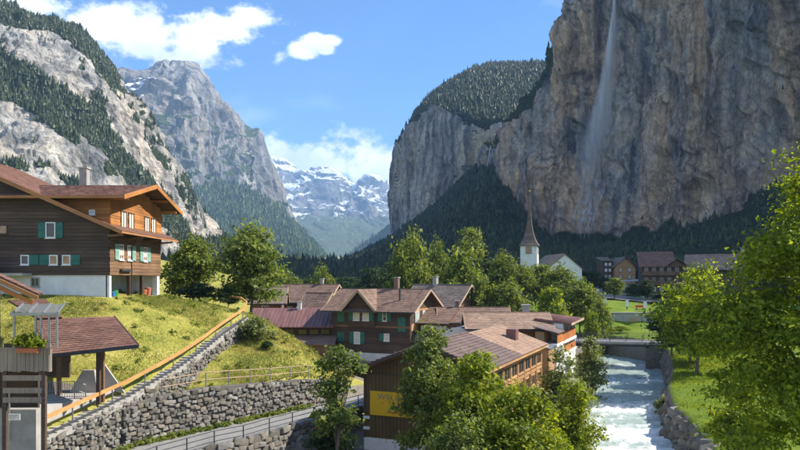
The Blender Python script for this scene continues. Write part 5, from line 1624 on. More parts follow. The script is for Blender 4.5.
def build_other_houses():
    # roofs between chalet and gallery house
    t = gable_house('house', 'long house with pale tiled roof just behind the barn', (8.0, 77.4, 1.2), -0.02, 8.2, 6.0, 7.55, 8.85, 'brown_wood', 'tile_pink', 0.8)
    for x in (1.0, 3.2, 5.6): window(t, (x, 0, 5.6), 1.1, 1.2, 'x', -1, 'glass', None, 'tan_wood')
    window(t, (8.2, 2.2, 6.2), 0.9, 1.2, 'y', 1, 'glass', None, 'tan_wood')
    MB().box(8.2, 8.3, 0, 6.0, 4.5, 5.6).build('side_boards', M['orange_wood'], t)
    chimney(t, 6.6, 4.4, 8.0, 9.6, 0.8)
    t = gable_house('house', 'red roofed house behind the canvas shelter and the chalet annex', (5.8, 93.5, 2.4), -0.03, 8.4, 7.0, 6.0, 7.55, 'brown_wood', 'tile_red', 0.8)
    chimney(t, 2.0, 3.5, 7.2, 8.4, 0.5, 'tile_red')
    for x in (1.5, 4.0, 6.5): window(t, (x, 0, 4.4), 1.0, 1.2, 'x', -1, 'glass', None, 'white_paint')
    t = gable_house('house', 'grey brown roofed house rising behind the dark chalet', (1.0, 120.0, 3.2), RZ - 0.2, 9.5, 8.5, 6.3, 9.7, 'brown_wood', 'tile_grey', 1.0)
    chimney(t, 3.4, 4.2, 9.2, 11.0, 0.7)
    window(t, (9.5, 4.2, 5.0), 1.2, 1.3, 'y', 1, 'glass', None, 'white_paint')
    # left group
    t = gable_house('house', 'brown roofed chalet with dark gable left of the village centre', px(279, 330, 118), -0.28, 8.4, 7.5, 5.3, 7.7, 'dark_wood', 'tile_red', 1.0, siding_mat='dark_wood')
    for y in (2.4, 4.4): window(t, (8.46, y, 4.0), 0.9, 1.2, 'y', 1, 'curtain', None, 'white_paint', (1, 0))
    for x in (2, 5): window(t, (x, -0.06, 3.4), 1.0, 1.2, 'x', -1, 'glass', None, 'white_paint')
    chimney(t, 6.2, 3.9, 7.4, 8.6, 0.5)
    t = gable_house('house', 'small grey slate roofed house behind the big left tree', px(252, 330, 108), 0.1, 4.5, 6.0, 4.6, 6.6, 'brown_wood', 'tile_grey', 0.8)
    window(t, (2, 0, 3.2), 1.0, 1.1, 'x', -1, 'glass', None, 'white_paint')
    # long maroon metal roof
    t = thing('workshop', 'low workshop with long maroon sheet metal roof left of the chalet', 'workshop', (-20.6, 97.0, 3.0), -0.02)
    W = 11.2
    MB().box(0, W, 0.6, 8.0, -0.8, 4.4).build('wall', M['dark_wood'], t)
    rf = MB().slab([(-0.8, -1.2, 4.3), (W + 0.4, -1.2, 4.3), (W + 0.4, 4.6, 6.65), (-0.8, 4.6, 6.65)], 0.12).build('roof', M['metal_red'], t)
    for k in range(22):
        x = -0.6 + k * 0.55; MB().beam((x, -1.2, 4.33), (x, 4.6, 6.68), 0.05, 0.07).build('standing_seam', M['metal_red'], rf)
    MB().slab([(W + 0.4, 9.5, 4.6), (-0.8, 9.5, 4.6), (-0.8, 4.6, 6.65), (W + 0.4, 4.6, 6.65)], 0.12).build('roof', M['metal_red'], t)
    chimney(t, 6.0, 4.2, 6.2, 7.5, 0.55, 'white_wall')
    for x in (5.2, 7.0, 8.6, 10.2): window(t, (x, 0.6, 3.2), 1.2, 1.3, 'x', -1, 'glass', None, 'brown_wood', (1, 0))
    MB().slab([(4.6, -4.2, 2.2), (W + 0.8, -4.2, 2.2), (W + 0.8, -0.2, 3.1), (4.6, -0.2, 3.1)], 0.1).build('lean_to_roof', M['tile_red'], t)
    MB().box(4.9, W + 0.5, -3.8, 0.6, -0.8, 2.2).build('lean_to_wall', M['brown_wood'], t)
    t = gable_house('shed', 'small red tiled gable behind the maroon workshop roof', px(303, 330, 106), -0.4, 3.2, 4.2, 3.9, 5.6, 'brown_wood', 'tile_red', 0.7, cat='shed')
    window(t, (3.2, 2.1, 3.6), 0.8, 0.9, 'y', 1, 'curtain', None, 'white_paint')


def build_church():
    Y = 178.0
    c = px(529.5, 270, Y)
    t = thing('church_tower', 'white church tower with slender pointed shingle spire among trees', 'church tower', (c.x, Y, 8.5), -0.28)
    zt = CZ + (HZ - 246) / F * Y - 8.5
    w = 2.1
    MB().box(-w, w, -w, w, -1, zt).build('shaft', M['white_wall'], t)
    # belfry openings
    for x in (0.0,):
        for ax_, out in (('x', -1), ('y', -1), ('y', 1)):
            c0 = (x, -w, zt - 1.1) if ax_ == 'x' else (out * w, x, zt - 1.1)
            window(t, c0, 1.5, 1.7, ax_, out, 'warm_glass', None, 'brown_wood', (1, 2), name='belfry_louvre')
    window(t, (-0.4, -w, zt - 6), 0.5, 1.4, 'x', -1, 'glass', None, 'white_wall', (0, 0))
    hs = CZ + (HZ - 190) / F * Y - 8.5 - zt
    prof = [(0.0, 1.16), (0.04, 0.98), (0.10, 0.76), (0.18, 0.56), (0.28, 0.40), (0.42, 0.27), (0.60, 0.17), (0.80, 0.085), (0.97, 0.02)]
    V, Fc = [], []
    k = 0
    for (a, ra), (b, rb) in zip(prof[:-1], prof[1:]):
        m = max(1, int((b - a) * hs / 0.7))
        for i in range(m):
            f0, f1 = a + (b - a) * i / m, a + (b - a) * (i + 1) / m
            r0, r1 = ra + (rb - ra) * i / m, ra + (rb - ra) * (i + 1) / m
            for q in range(4):
                cs = [(-1, -1), (1, -1), (1, 1), (-1, 1)]
                p, s = cs[q], cs[(q + 1) % 4]
                V += [(p[0] * w * r0 * 1.02, p[1] * w * r0 * 1.02, zt + f0 * hs), (s[0] * w * r0 * 1.02, s[1] * w * r0 * 1.02, zt + f0 * hs), (s[0] * w * r1, s[1] * w * r1, zt + f1 * hs + 0.06), (p[0] * w * r1, p[1] * w * r1, zt + f1 * hs + 0.06)]
                Fc.append((k, k + 1, k + 2, k + 3)); k += 4
    me = bpy.data.meshes.new('spire'); me.from_pydata(V, [], Fc)
    sp = link('spire', me, M['shingle'], t)
    MB().box(-w * 1.18, w * 1.18, -w * 1.18, w * 1.18, zt - 0.06, zt + 0.04).build('eave', M['dark_wood'], t)
    MB().tube([(0, 0, zt + hs * 0.95), (0, 0, zt + hs + 0.6)], [0.07, 0.03], 6).build('finial', M['dark_metal'], sp)
    bm = bmesh.new(); bmesh.ops.create_uvsphere(bm, u_segments=10, v_segments=6, radius=0.26); me = bpy.data.meshes.new('ball'); bm.to_mesh(me); bm.free()
    link('ball', me, M['gold'], sp, (0, 0, zt + hs * 0.98))
    # nave
    n = thing('church_nave', 'white gabled church nave right of the spired tower', 'church', (px(562, 270, 184).x, 181.0, 8.5), 0.10)
    hw = CZ + (HZ - 268) / F * 181 - 8.5; hr = CZ + (HZ - 254) / F * 181 - 8.5
    MB().prism([(-4.6, 0, -1), (4.6, 0, -1), (4.6, 0, hw), (0, 0, hr), (-4.6, 0, hw)], (0, 16, 0)).build('wall', M['white_wall'], n)
    for s in (-1, 1):
        tiled(n, (s * 5.3, -0.4, hw - 0.55), (s * 5.3, 16.4, hw - 0.55), (0, 16.4, hr + 0.12), (0, -0.4, hr + 0.12), M['tile_grey'], 0.5, 0.5)
    window(n, (0, 0, hr - 2.2), 0.35, 0.9, 'x', -1, 'glass', None, 'white_wall', (0, 0))
    for x in (-2.4, 2.4): window(n, (x, 0, 2.2), 0.9, 2.2, 'x', -1, 'glass', None, 'white_wall', (0, 1))


def build_right_houses():
    # hotel
    Y = 186.0
    O = px(642, 302, Y)
    t = thing('hotel', 'dark timber hotel with rows of balconies in the shade on the right', 'hotel', O, -0.25)
    W, D = 15.5, 12.0
    hw, hr = 9.7, 11.6
    MB().prism([(0, 0, -2), (W, 0, -2), (W, 0, hw), (0, 0, hw)], (0, D, 0)).build('wall', M['dark_wood'], t)
    MB().box(-0.1, W + 0.1, -0.12, D, -2, 2.2).build('ground_floor', M['concrete'], t)
    for z in (4.6, 7.2, 9.6): MB().box(-0.2, W + 0.2, -1.0, -0.02, z - 0.12, z).build('balcony_floor', M['brown_wood'], t)
    for z in (4.6, 7.2):
        m = MB()
        for k in range(int(W / 0.24)): m.box(k * 0.24, k * 0.24 + 0.17, -1.0, -0.95, z, z + 0.8)
        m.box(-0.1, W + 0.1, -1.06, -0.9, z + 0.8, z + 0.9)
        m.build('balustrade', M['brown_wood'], t)
    for k in range(8):
        for z, pn in ((3.5, 'curtain'), (5.9, 'curtain'), (8.5, 'curtain')):
            window(t, (1.1 + k * 1.9, -0.02, z), 1.15, 1.5, 'x', -1, pn if (k * 3 + int(z)) % 3 == 0 else 'glass', None, 'brown_wood', (1, 0))
        window(t, (1.1 + k * 1.9, -0.12, 1.0), 1.2, 1.3, 'x', -1, 'glass', None, 'white_paint')
    tiled(t, (-0.9, -1.3, hw - 0.4), (W * 0.55, -1.3, hw - 0.4), (W * 0.55, D * 0.6, hr + 2.0), (-0.9, D * 0.6, hr + 2.0), M['tile_brown'], 0.6, 0.6)
    # small pinkish gable on the front
    gx = 8.6
    for s in (-1, 1):
        tiled(t, (gx + s * 2.9, -1.5, hw - 0.25), (gx + s * 2.9, -0.6, hw - 0.25), (gx, 6.0, hw + 1.85), (gx, -1.5, hw + 1.85), M['tile_pink'], 0.4, 0.4)
    MB().prism([(gx - 2.3, -0.3, hw - 0.3), (gx + 2.3, -0.3, hw - 0.3), (gx, -0.3, hw + 1.5)], (0, 5, 0)).build('gable_wall', M['brown_wood'], t)
    # neighbour with the broad tan roof
    n = gable_house('guest_house', 'timber guest house with broad tan roof right of the shaded hotel', px(690, 300, 182), -0.42, 16.0, 13.0, 8.6, 12.0, 'dark_wood', 'tile_pink', 1.4, siding_mat='dark_wood', tw=0.5, th=0.5)
    for x in (2, 5, 8, 11):
        for z in (3.2, 6.0): window(n, (x, -0.06, z), 1.2, 1.4, 'x', -1, 'glass', None, 'brown_wood')
    chimney(n, 12.5, 6.6, 11.4, 13.6, 0.9)
    # small chalet with ochre gable
    c = thing('chalet', 'small shaded chalet with an ochre front gable behind the hotel drive', 'house', px(625, 281, 215), 0)
    MB().prism([(-3.2, 0, -2), (3.2, 0, -2), (3.2, 0, 4.6), (0, 0, 7.2), (-3.2, 0, 4.6)], (0, 9, 0)).build('wall', M['tan_wood'], c)
    MB().box(-6.5, -3.2, 1.5, 8, -2, 6.4).build('wing', M['dark_wood'], c)
    for s in (-1, 1): tiled(c, (s * 3.9, -0.8, 4.1), (s * 3.9, 9.5, 4.1), (0, 9.5, 7.45), (0, -0.8, 7.45), M['tile_grey'], 0.5, 0.5)
    tiled(c, (-7.0, 0.9, 6.2), (-3.2, 0.9, 6.2), (-3.2, 8, 7.6), (-7.0, 8, 7.6), M['tile_grey'], 0.5, 0.5)
    for x in (-1.4, 1.4):
        for z in (1.2, 3.4): window(c, (x, 0, z), 0.9, 1.2, 'x', -1, 'curtain', None, 'dark_wood')
    for z in (1.4, 3.4, 5.2):
        for x in (-5.4, -4.2): window(c, (x, 1.5, z), 0.7, 0.8, 'x', -1, 'curtain', None, 'white_paint')
    # flat roofed hall
    h = thing('hall', 'low white hall with pale flat roof beside the hotel drive', 'hall', px(600, 294, 200), -0.1)
    MB().box(0, 11.5, 0, 7, -1.5, 3.0).build('wall', M['white_wall'], h)
    MB().slab([(-0.8, -1.0, 3.3), (12.5, -1.0, 3.9), (12.5, 8, 4.2), (-0.8, 8, 3.6)], 0.3).build('roof', M['concrete_light'], h)
    for k in range(5): window(h, (1.4 + 2.2 * k, 0, 1.5), 1.6, 1.6, 'x', -1, 'glass', None, 'white_paint', (1, 0))
    # drive
    V = [px(590, 290, 178), px(625, 299, 168), px(662, 309, 158), px(700, 312, 152), px(700, 304, 166), px(662, 300, 172), px(630, 291, 186), px(600, 286, 196)]
    pts = []
    L_, R_ = V[:4], V[4:][::-1]
    n_ = 24
    G = np.zeros((n_, 6, 3))
    cl = catmull(np.array([tuple(p) for p in L_]), 8)[:n_]; cr_ = catmull(np.array([tuple(p) for p in R_]), 8)[:n_]
    for j in range(6): G[:, j] = cl * (1 - j / 5) + cr_ * (j / 5)
    G[..., 2] = ground_z(G[..., 0], G[..., 1]) + 0.28
    tag(link('road', np_mesh('road', G.reshape(-1, 3), grid_faces(n_, 6), True), M['asphalt']), 'shaded drive in front of the hotel', kind='structure')
    # terrace wall with doorway below the drive
    w = thing('terrace_wall', 'long grey concrete wall with a pale door beyond the bridge', 'wall')
    x0, x1 = px(588, 0, 140).x, px(668, 0, 140).x
    n = 9
    for k in range(n):
        a, b = x0 + (x1 - x0) * k / n, x0 + (x1 - x0) * (k + 1) / n
        MB().box(a + 0.01, b - 0.01, 139.6, 140.2, 3.2, 6.95 - 0.02 * (k % 2)).build('panel', M['concrete'], w)
    MB().box(x0 - 0.1, x1 + 0.1, 139.45, 140.4, 6.97, 7.15).build('coping', M['concrete_light'], w)
    d = MB().box(px(631.5, 0, 139.5).x, px(637, 0, 139.5).x, 139.5, 139.58, 4.0, 6.0).build('door', M['tan_wood'], w)
    MB().box(px(600, 0, 139.5).x, px(612, 0, 139.5).x, 139.52, 139.58, 5.2, 6.0).build('dark_wall_plate', M['dark_metal'], w)  # flat dark plate on the wall face, no opening cut behind it
    # three white marker columns at the edge of the drive
    for xx, lab in ((605, 'white marker column on the grass farthest left of the three by the drive'), (627, 'white marker column in the middle of the three by the drive'), (645, 'white marker column nearest the round dark tree by the drive')):
        p = px(xx, 309, 146); z = gz(p.x, 146)
        c = thing('marker_column', lab, 'sign', (p.x, 146, z), 0, 'white columns by the drive')
        MB().box(-0.08, 0.08, -0.08, 0.08, -0.2, 0.9).build('post', M['dark_metal'], c)
        MB().box(-0.32, 0.32, -0.12, 0.12, 0.75, 2.1).build('panel', M['white_paint'], c)
        MB().box(-0.36, 0.36, -0.16, 0.16, 2.1, 2.2).build('cap', M['concrete_light'], c)
    p = px(640, 309, 147.5); b = thing('park_bench', 'small reddish bench on the grass between the white columns', 'bench', (p.x, 147.5, gz(p.x, 147.5)))
    MB().box(-0.9, 0.9, -0.22, 0.22, 0.42, 0.48).build('seat', M['red_paint'], b)
    MB().box(-0.9, 0.9, 0.2, 0.25, 0.55, 0.95).build('backrest', M['red_paint'], b)
    for x in (-0.7, 0.7): MB().box(x - 0.05, x + 0.05, -0.2, 0.24, -0.1, 0.42).build('leg', M['dark_metal'], b)


def build_bridge():
    A, B = Vector((22.0, 113.5, 4.05)), Vector((48.0, 102.5, 4.35))
    t = thing('bridge', 'flat concrete footbridge with thin railing over the river', 'bridge')
    d = (B - A).normalized(); n = Vector((d.y, -d.x, 0)).normalized()
    MB().hexa([A + n * 1.6 - Vector((0, 0, .32)), B + n * 1.6 - Vector((0, 0, .32)), B + n * 1.6, A + n * 1.6], [A - n * 1.6 - Vector((0, 0, .32)), B - n * 1.6 - Vector((0, 0, .32)), B - n * 1.6, A - n * 1.6]).build('deck', M['concrete'], t)
    for s in (-1, 1):
        MB().beam(A + n * (1.72 * s) + Vector((0, 0, .02)), B + n * (1.72 * s) + Vector((0, 0, .02)), 0.24, 0.32).build('edge_beam', M['concrete_light'], t)
        MB().beam(A + n * (1.2 * s) - Vector((0, 0, .5)), B + n * (1.2 * s) - Vector((0, 0, .5)), 0.3, 0.34).build('girder', M['dark_metal'], t)
        railing(t, [A + n * (1.7 * s) + Vector((0, 0, .15)), B + n * (1.7 * s) + Vector((0, 0, .15))], 1.0, 2, 2.4, 'dark_metal', 0.03)
    p = A.lerp(B, 0.60); q = A.lerp(B, 0.70)
    MB().hexa([p + n * 1.5 + Vector((0, 0, -5.6)), q + n * 1.5 + Vector((0, 0, -5.6)), q + n * 1.5 + Vector((0, 0, -.52)), p + n * 1.5 + Vector((0, 0, -.52))], [p - n * 1.5 + Vector((0, 0, -5.6)), q - n * 1.5 + Vector((0, 0, -5.6)), q - n * 1.5 + Vector((0, 0, -.52)), p - n * 1.5 + Vector((0, 0, -.52))]).build('abutment', M['mortar'], t)
    p = A.lerp(B, 0.12); q = A.lerp(B, 0.2)
    MB().hexa([p + n * 1.5 + Vector((0, 0, -5.6)), q + n * 1.5 + Vector((0, 0, -5.6)), q + n * 1.5 + Vector((0, 0, -.52)), p + n * 1.5 + Vector((0, 0, -.52))], [p - n * 1.5 + Vector((0, 0, -5.6)), q - n * 1.5 + Vector((0, 0, -5.6)), q - n * 1.5 + Vector((0, 0, -.52)), p - n * 1.5 + Vector((0, 0, -.52))]).build('abutment', M['mortar'], t)


build_barn()
build_gallery_house()
build_centre_chalet()
build_other_houses()
build_church()
build_right_houses()
build_bridge()


# ------------------------------------------------------------------ trees
def trunk_mesh(h, r, blobs, seed, lean=(0, 0), limbs=9):
    rr = random.Random(seed)
    top = Vector((lean[0], lean[1], h * 0.80))
    m = MB()
    k = 7
    pts = [Vector((top.x * (i / k) ** 1.5 + rr.uniform(-1, 1) * 0.02 * h * (0 < i), top.y * (i / k) ** 1.5 + rr.uniform(-1, 1) * 0.02 * h * (0 < i), -0.4 + (top.z + 0.4) * i / k)) for i in range(k + 1)]
    m.tube(pts, [r * (1.25 if i == 0 else 1 - 0.85 * i / k) for i in range(k + 1)], 8)
    for j in range(limbs):
        b = blobs[rr.randrange(len(blobs))]
        e = Vector((b[0] + rr.uniform(-.6, .6) * b[3], b[1] + rr.uniform(-.6, .6) * b[4], b[2] + rr.uniform(-.3, .6) * b[5]))
        i = rr.randint(2, k - 2)
        s = pts[i]
        if e.z < s.z: e.z = s.z + abs(e.z - s.z) * 0.4 + 0.3
        mid = s.lerp(e, 0.5) + Vector((0, 0, (e - s).length * 0.10))
        m.tube([s, mid, e], [r * 0.42 * (1 - 0.6 * i / k), r * 0.25 * (1 - 0.5 * i / k), r * 0.06], 5)
    return m.mesh('trunk', True)


def tree_meshes(h, blobs, ncl, per, leaf, cr, seed, r=None, low=0.35, inner=0.45, lean=(0, 0), limbs=9, droop=0.2):
    V, Fc = leaf_cloud(blobs, ncl, per, leaf, cr, seed, low, inner, droop)
    return np_mesh('crown', V, Fc), trunk_mesh(h, r or h * 0.018, blobs, seed, lean, limbs)


def rand_blobs(h, w, seed, lowest=0.2, n=7):
    """an uneven crown: overlapping ellipsoids stacked round the stem"""
    rr = random.Random(seed)
    B = [(0, 0, h * (0.5 + lowest / 2), w * 0.36, w * 0.36, h * (1 - lowest) * 0.42)]
    for i in range(n):
        f = (i + 0.5) / n
        a = i * 2.4 + rr.uniform(-.4, .4)
        wid = w * 0.5 * (math.sin(math.pi * (0.18 + 0.72 * f)) ** 0.8)
        z = h * (lowest + (1 - lowest) * (0.10 + 0.78 * f))
        q = wid * rr.uniform(0.40, 0.62)
        B.append((math.cos(a) * (wid - q), math.sin(a) * (wid - q), z, q * 1.1, q * 1.1, q * rr.uniform(0.75, 1.05)))
    B.append((rr.uniform(-.05, .05) * w, 0, h * 0.90, w * 0.17, w * 0.17, h * 0.10))
    return B


PROTO = {}
for k, (nm, w) in enumerate((('round', 8.0), ('tall', 5.6), ('broad', 9.6), ('lobed', 7.2))):
    PROTO[nm] = tree_meshes(10.0, rand_blobs(10.0, w, 40 + k, 0.12, 8), 210, 46, 0.215, 0.80, 50 + k, droop=0.05)


def spruce_meshes(h, w, seed):
    r = np.random.default_rng(seed)
    V = []
    tiers = 15
    for t in range(tiers):
        f = t / tiers
        z = h * (0.10 + 0.86 * f); R_ = w / 2 * (1 - f) ** 0.85
        nb = int(16 - 8 * f)
        for b in range(nb):
            a = r.uniform(0, 6.28); L_ = R_ * r.uniform(0.75, 1.15)
            for q in range(6):
                s = (q + 0.5) / 6 * L_
                c = np.array([math.cos(a) * s, math.sin(a) * s, z - 0.28 * s + r.normal(0, .06)])
                u = np.array([math.cos(a), math.sin(a), -0.28]); v = np.array([-math.sin(a), math.cos(a), r.normal(0, .3)])
                l, ww = 0.30 * h / 10, (0.26 - 0.12 * q / 6) * h / 10
                V += [c + u * l, c + v * ww, c - u * l, c - v * ww]
    V = np.array(V)
    return np_mesh('crown', V, np.arange(len(V)).reshape(-1, 4)), MB().tube([(0, 0, -0.3), (0, 0, h * 0.95)], [h * 0.018, 0.02], 6).mesh('trunk', True)


PROTO['spruce'] = spruce_meshes(10.0, 4.0, 3)


def put_tree(kind, name, label, x, top_y, Y, wpx, mat, group=None, cat='tree', seed=0, zb=None):
    p = px(x, 0, Y)
    z0 = gz(p.x, Y) if zb is None else zb
    h = CZ + (HZ - top_y) / F * Y - z0
    crown, trunk = PROTO[kind]
    base_w = {'round': 8.0, 'tall': 5.6, 'broad': 9.6, 'lobed': 7.2, 'spruce': 4.0}[kind]
    t = thing(name, label, cat, (p.x, Y, z0), seed * 2.17, group)
    sw = wpx / F * Y / base_w * 1.12; sh = h / 10.0
    me = crown
    key = (kind, mat)
    if key not in put_tree.cache:
        me = crown.copy(); me.materials.clear(); me.materials.append(M[mat]); put_tree.cache[key] = me
    c = link('crown', put_tree.cache[key], None, t); c.scale = (sw, sw, sh)
    c = link('trunk', trunk, M['bark'], t); c.scale = (min(sw, 1.2), min(sw, 1.2), sh)
    return t


put_tree.cache = {}


def own_tree(name, label, x, top_y, Y, wpx, mat, seed, ncl, per, leaf, cr, lowest=0.15, cat='tree', zb=None, n=9, inner=0.4, limbs=26, blobs=None, low=0.35, droop=0.2):
    p = px(x, 0, Y)
    z0 = gz(p.x, Y) if zb is None else zb
    h = CZ + (HZ - top_y) / F * Y - z0
    w = wpx / F * Y
    B = blobs(h, w) if blobs else rand_blobs(h, w, seed, lowest, n)
    c, tr = tree_meshes(h, B, int(ncl * 0.54), int(per * 1.2), leaf * 0.88, cr, seed, None, low, inner * 0.75, (0, 0), limbs, droop)
    t = thing(name, label, cat, (p.x, Y, z0))
    link('crown', c, M[mat], t); link('trunk', tr, M['bark'], t)
    return t


CH = 'trees around the church'
for i, a in enumerate([
    ('lobed', 'broad pale green tree at the left end of the church grove', 410, 234, 140, 42, 'leaf_mid'),
    ('round', 'rounded tree just right of the broad one at the left end of the church grove', 437, 244, 146, 30, 'leaf_mid'),
    ('tall', 'large full tree in front of the tallest one left of the spire', 461, 249, 132, 40, 'leaf_mid'),
    ('tall', 'tallest dark topped tree standing above the grove left of the spire', 470, 229, 172, 30, 'leaf_mid'),
    ('spruce', 'slim dark spruce in the grove left of the church tower', 486, 247, 152, 17, 'conifer_lit'),
    ('lobed', 'rounded tree immediately left of the white church tower', 503, 253, 150, 30, 'leaf_mid'),
    ('round', 'bushy tree in front of the foot of the church tower', 523, 266, 140, 30, 'leaf_mid'),
    ('tall', 'upright tree between the church tower and the nave', 541, 265, 146, 28, 'leaf_mid'),
    ('lobed', 'rounded tree in front of the left half of the church nave', 560, 266, 140, 34, 'leaf_mid'),
    ('round', 'dense round tree at the right end of the church grove', 580, 281, 130, 40, 'leaf_mid'),
    ('tall', 'low bright tree in front of the nave above the pale tiled roof', 552, 288, 120, 30, 'leaf_bright'),
    ('round', 'small tree above the ridge of the red roofed house', 480, 276, 120, 34, 'leaf_mid'),
    ('lobed', 'small rounded tree above the pale tiled roof and below the tower', 508, 282, 118, 38, 'leaf_mid'),
    ('round', 'low tree directly right of the grey brown roof behind the chalet', 452, 284, 124, 36, 'leaf_mid'),
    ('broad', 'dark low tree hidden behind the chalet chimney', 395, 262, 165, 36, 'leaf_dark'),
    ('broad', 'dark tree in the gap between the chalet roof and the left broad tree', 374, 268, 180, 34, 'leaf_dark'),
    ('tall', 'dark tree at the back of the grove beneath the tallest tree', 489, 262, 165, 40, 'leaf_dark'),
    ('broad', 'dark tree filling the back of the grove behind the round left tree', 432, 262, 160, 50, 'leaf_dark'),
    ('round', 'small tree at the right foot of the dense round tree near the bridge', 600, 300, 124, 24, 'leaf_mid'),
    ('tall', 'light sapling on the grass beyond the left end of the bridge', 592, 312, 118, 16, 'leaf_bright'),
]):
    put_tree(a[0], 'broadleaf_tree' if a[0] != 'spruce' else 'spruce_tree', *a[1:7], group=CH, seed=i + 1)

for i, a in enumerate([
    ('round', 'broadleaf_tree', 'round pale tree standing alone above the brown roofed chalet', 322, 268, 160, 28, 'leaf_mid'),
    ('lobed', 'broadleaf_tree', 'small round tree left of the lone pale tree behind the roofs', 292, 276, 150, 24, 'leaf_mid'),
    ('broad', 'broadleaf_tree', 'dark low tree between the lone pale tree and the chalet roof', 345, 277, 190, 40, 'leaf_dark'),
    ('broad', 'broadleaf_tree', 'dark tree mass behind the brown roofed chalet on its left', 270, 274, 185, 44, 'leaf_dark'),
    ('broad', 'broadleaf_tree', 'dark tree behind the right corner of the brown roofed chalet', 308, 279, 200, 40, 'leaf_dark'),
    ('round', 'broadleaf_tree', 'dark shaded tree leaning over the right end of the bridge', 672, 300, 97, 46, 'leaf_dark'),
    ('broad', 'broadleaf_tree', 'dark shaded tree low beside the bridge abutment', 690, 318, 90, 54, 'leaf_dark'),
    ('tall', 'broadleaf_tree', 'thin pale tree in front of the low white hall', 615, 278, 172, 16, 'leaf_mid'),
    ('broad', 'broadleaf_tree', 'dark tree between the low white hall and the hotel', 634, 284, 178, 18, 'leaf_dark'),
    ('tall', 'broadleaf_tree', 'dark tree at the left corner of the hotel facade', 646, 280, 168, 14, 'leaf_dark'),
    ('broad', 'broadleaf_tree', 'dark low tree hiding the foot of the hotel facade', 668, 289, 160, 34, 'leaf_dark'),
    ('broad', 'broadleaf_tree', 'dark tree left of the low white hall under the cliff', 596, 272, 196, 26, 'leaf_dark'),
    ('round', 'shrub', 'small bright shrub on the grass beyond the bridge railing', 609, 327, 126, 12, 'leaf_bright'),
    ('broad', 'shrub', 'wider bright shrub on the grass left of the pale door', 620, 326, 128, 20, 'leaf_bright'),
    ('broad', 'shrub', 'dark hedge below the chalet garage at the top of the lawn', 200, 283, 77, 40, 'leaf_dark'),
    ('broad', 'shrub', 'dark shrub under the big tree at the top of the path', 228, 288, 76, 30, 'leaf_dark'),
    ('round', 'shrub', 'small shrub lower right of the big bush on the grassy bank', 267, 341, 63.5, 12, 'leaf_dark'),
    ('round', 'shrub', 'dark shrub at the left corner of the marker columns', 607, 308, 147, 10, 'leaf_dark'),
]):
    put_tree(a[0], *a[1:8], seed=i + 31, cat='shrub' if a[1] == 'shrub' else 'tree')

# larger individual trees
own_tree('broadleaf_tree', 'rounded green tree directly right of the hilltop chalet', 192, 240, 86, 58, 'leaf_mid', 101, 420, 45, 0.22, 0.75, 0.05)
own_tree('broadleaf_tree', 'big irregular tree at the top of the stepped path', 252, 226, 79, 74, 'leaf_ash', 102, 520, 45, 0.22, 0.75, 0.10)
own_tree('shrub', 'large grey green bush on the grassy bank right of the path', 256, 319, 66, 38, 'leaf_olive', 103, 130, 50, 0.13, 0.42, 0.0, cat='shrub')
own_tree('young_tree', 'slender young tree with loose upright shoots left of the barn', 338, 334, 46, 46, 'leaf_ash', 104, 190, 40, 0.15, 0.42, 0.05, n=10, inner=0.2,
         blobs=lambda h, w: [(-0.1, 0, h * .35, w * .42, w * .42, h * .25), (-0.5, 0, h * .58, w * .34, w * .3, h * .16), (0.15, 0, h * .80, w * .16, w * .16, h * .18), (0.9, 0, h * .74, w * .22, w * .2, h * .09), (-0.7, 0, h * .72, w * .14, w * .14, h * .13)])
own_tree('ash_tree', 'tall ash tree in front of the yellow sign', 428, 324, 45.5, 64, 'leaf_ash', 105, 520, 56, 0.125, 0.46, 0.03, n=11)
own_tree('riverside_tree', 'leafy tree in front of the dark ribbed barn roof', 475, 354, 43, 80, 'leaf_bright', 106, 560, 60, 0.13, 0.50, 0.03, n=10)
own_tree('riverside_tree', 'bright green low tree at bottom centre in front of the barn', 520, 384, 39, 106, 'leaf_bright', 107, 640, 60, 0.125, 0.48, 0.0, n=10)
own_tree('riverside_tree', 'bright spreading tree over the foaming river edge', 572, 382, 47, 64, 'leaf_bright', 108, 420, 55, 0.13, 0.48, 0.0, n=9)
own_tree('willow', 'grey green willow below the white gallery house', 562, 350, 60, 60, 'leaf_olive', 109, 420, 50, 0.14, 0.5, 0.0, n=9)
own_tree('willow', 'grey green riverside willow left of the bridge', 590, 338, 80, 34, 'leaf_olive', 110, 260, 45, 0.18, 0.5, 0.0, n=8)
own_tree('riverside_tree', 'leafy tree at the bottom edge between the ash and the shed', 455, 412, 37, 70, 'leaf_ash', 111, 300, 55, 0.12, 0.45, 0.0, n=8)
own_tree('round_tree', 'dense round tree behind the big maple on the right bank', 697, 266, 82, 82, 'leaf_maple', 112, 560, 45, 0.22, 0.8, 0.08)
own_tree('maple_tree', 'huge bright maple filling the right edge of the picture', 812, 138, 34, 262, 'leaf_maple', 113, 1250, 74, 0.125, 0.60, 0.10, n=16, limbs=22,
         blobs=lambda h, w: [(0, 0, h * .42, w * .36, w * .34, h * .30), (0.3, 0, h * .66, w * .26, w * .26, h * .20), (0.9, 0, h * .86, w * .15, w * .16, h * .13), (-w * .27, 0.5, h * .52, w * .18, w * .18, h * .10),
                             (-w * .16, 0, h * .34, w * .22, w * .22, h * .11), (-w * .14, -0.6, h * .68, w * .13, w * .14, h * .08), (-w * .30, 0.3, h * .46, w * .14, w * .14, h * .06), (-w * .12, -1.0, h * .20, w * .24, w * .22, h * .10), (w * .3, 0, h * .5, w * .2, w * .2, h * .2)])
own_tree('shrub', 'low leafy shrub on the right bank at the bottom edge', 738, 400, 45, 70, 'leaf_maple', 114, 260, 50, 0.13, 0.45, 0.0, cat='shrub')
own_tree('shrub', 'overhanging shrub on the boulder bank where the river narrows', 664, 401, 72, 18, 'leaf_olive', 115, 60, 40, 0.13, 0.4, 0.0, cat='shrub')
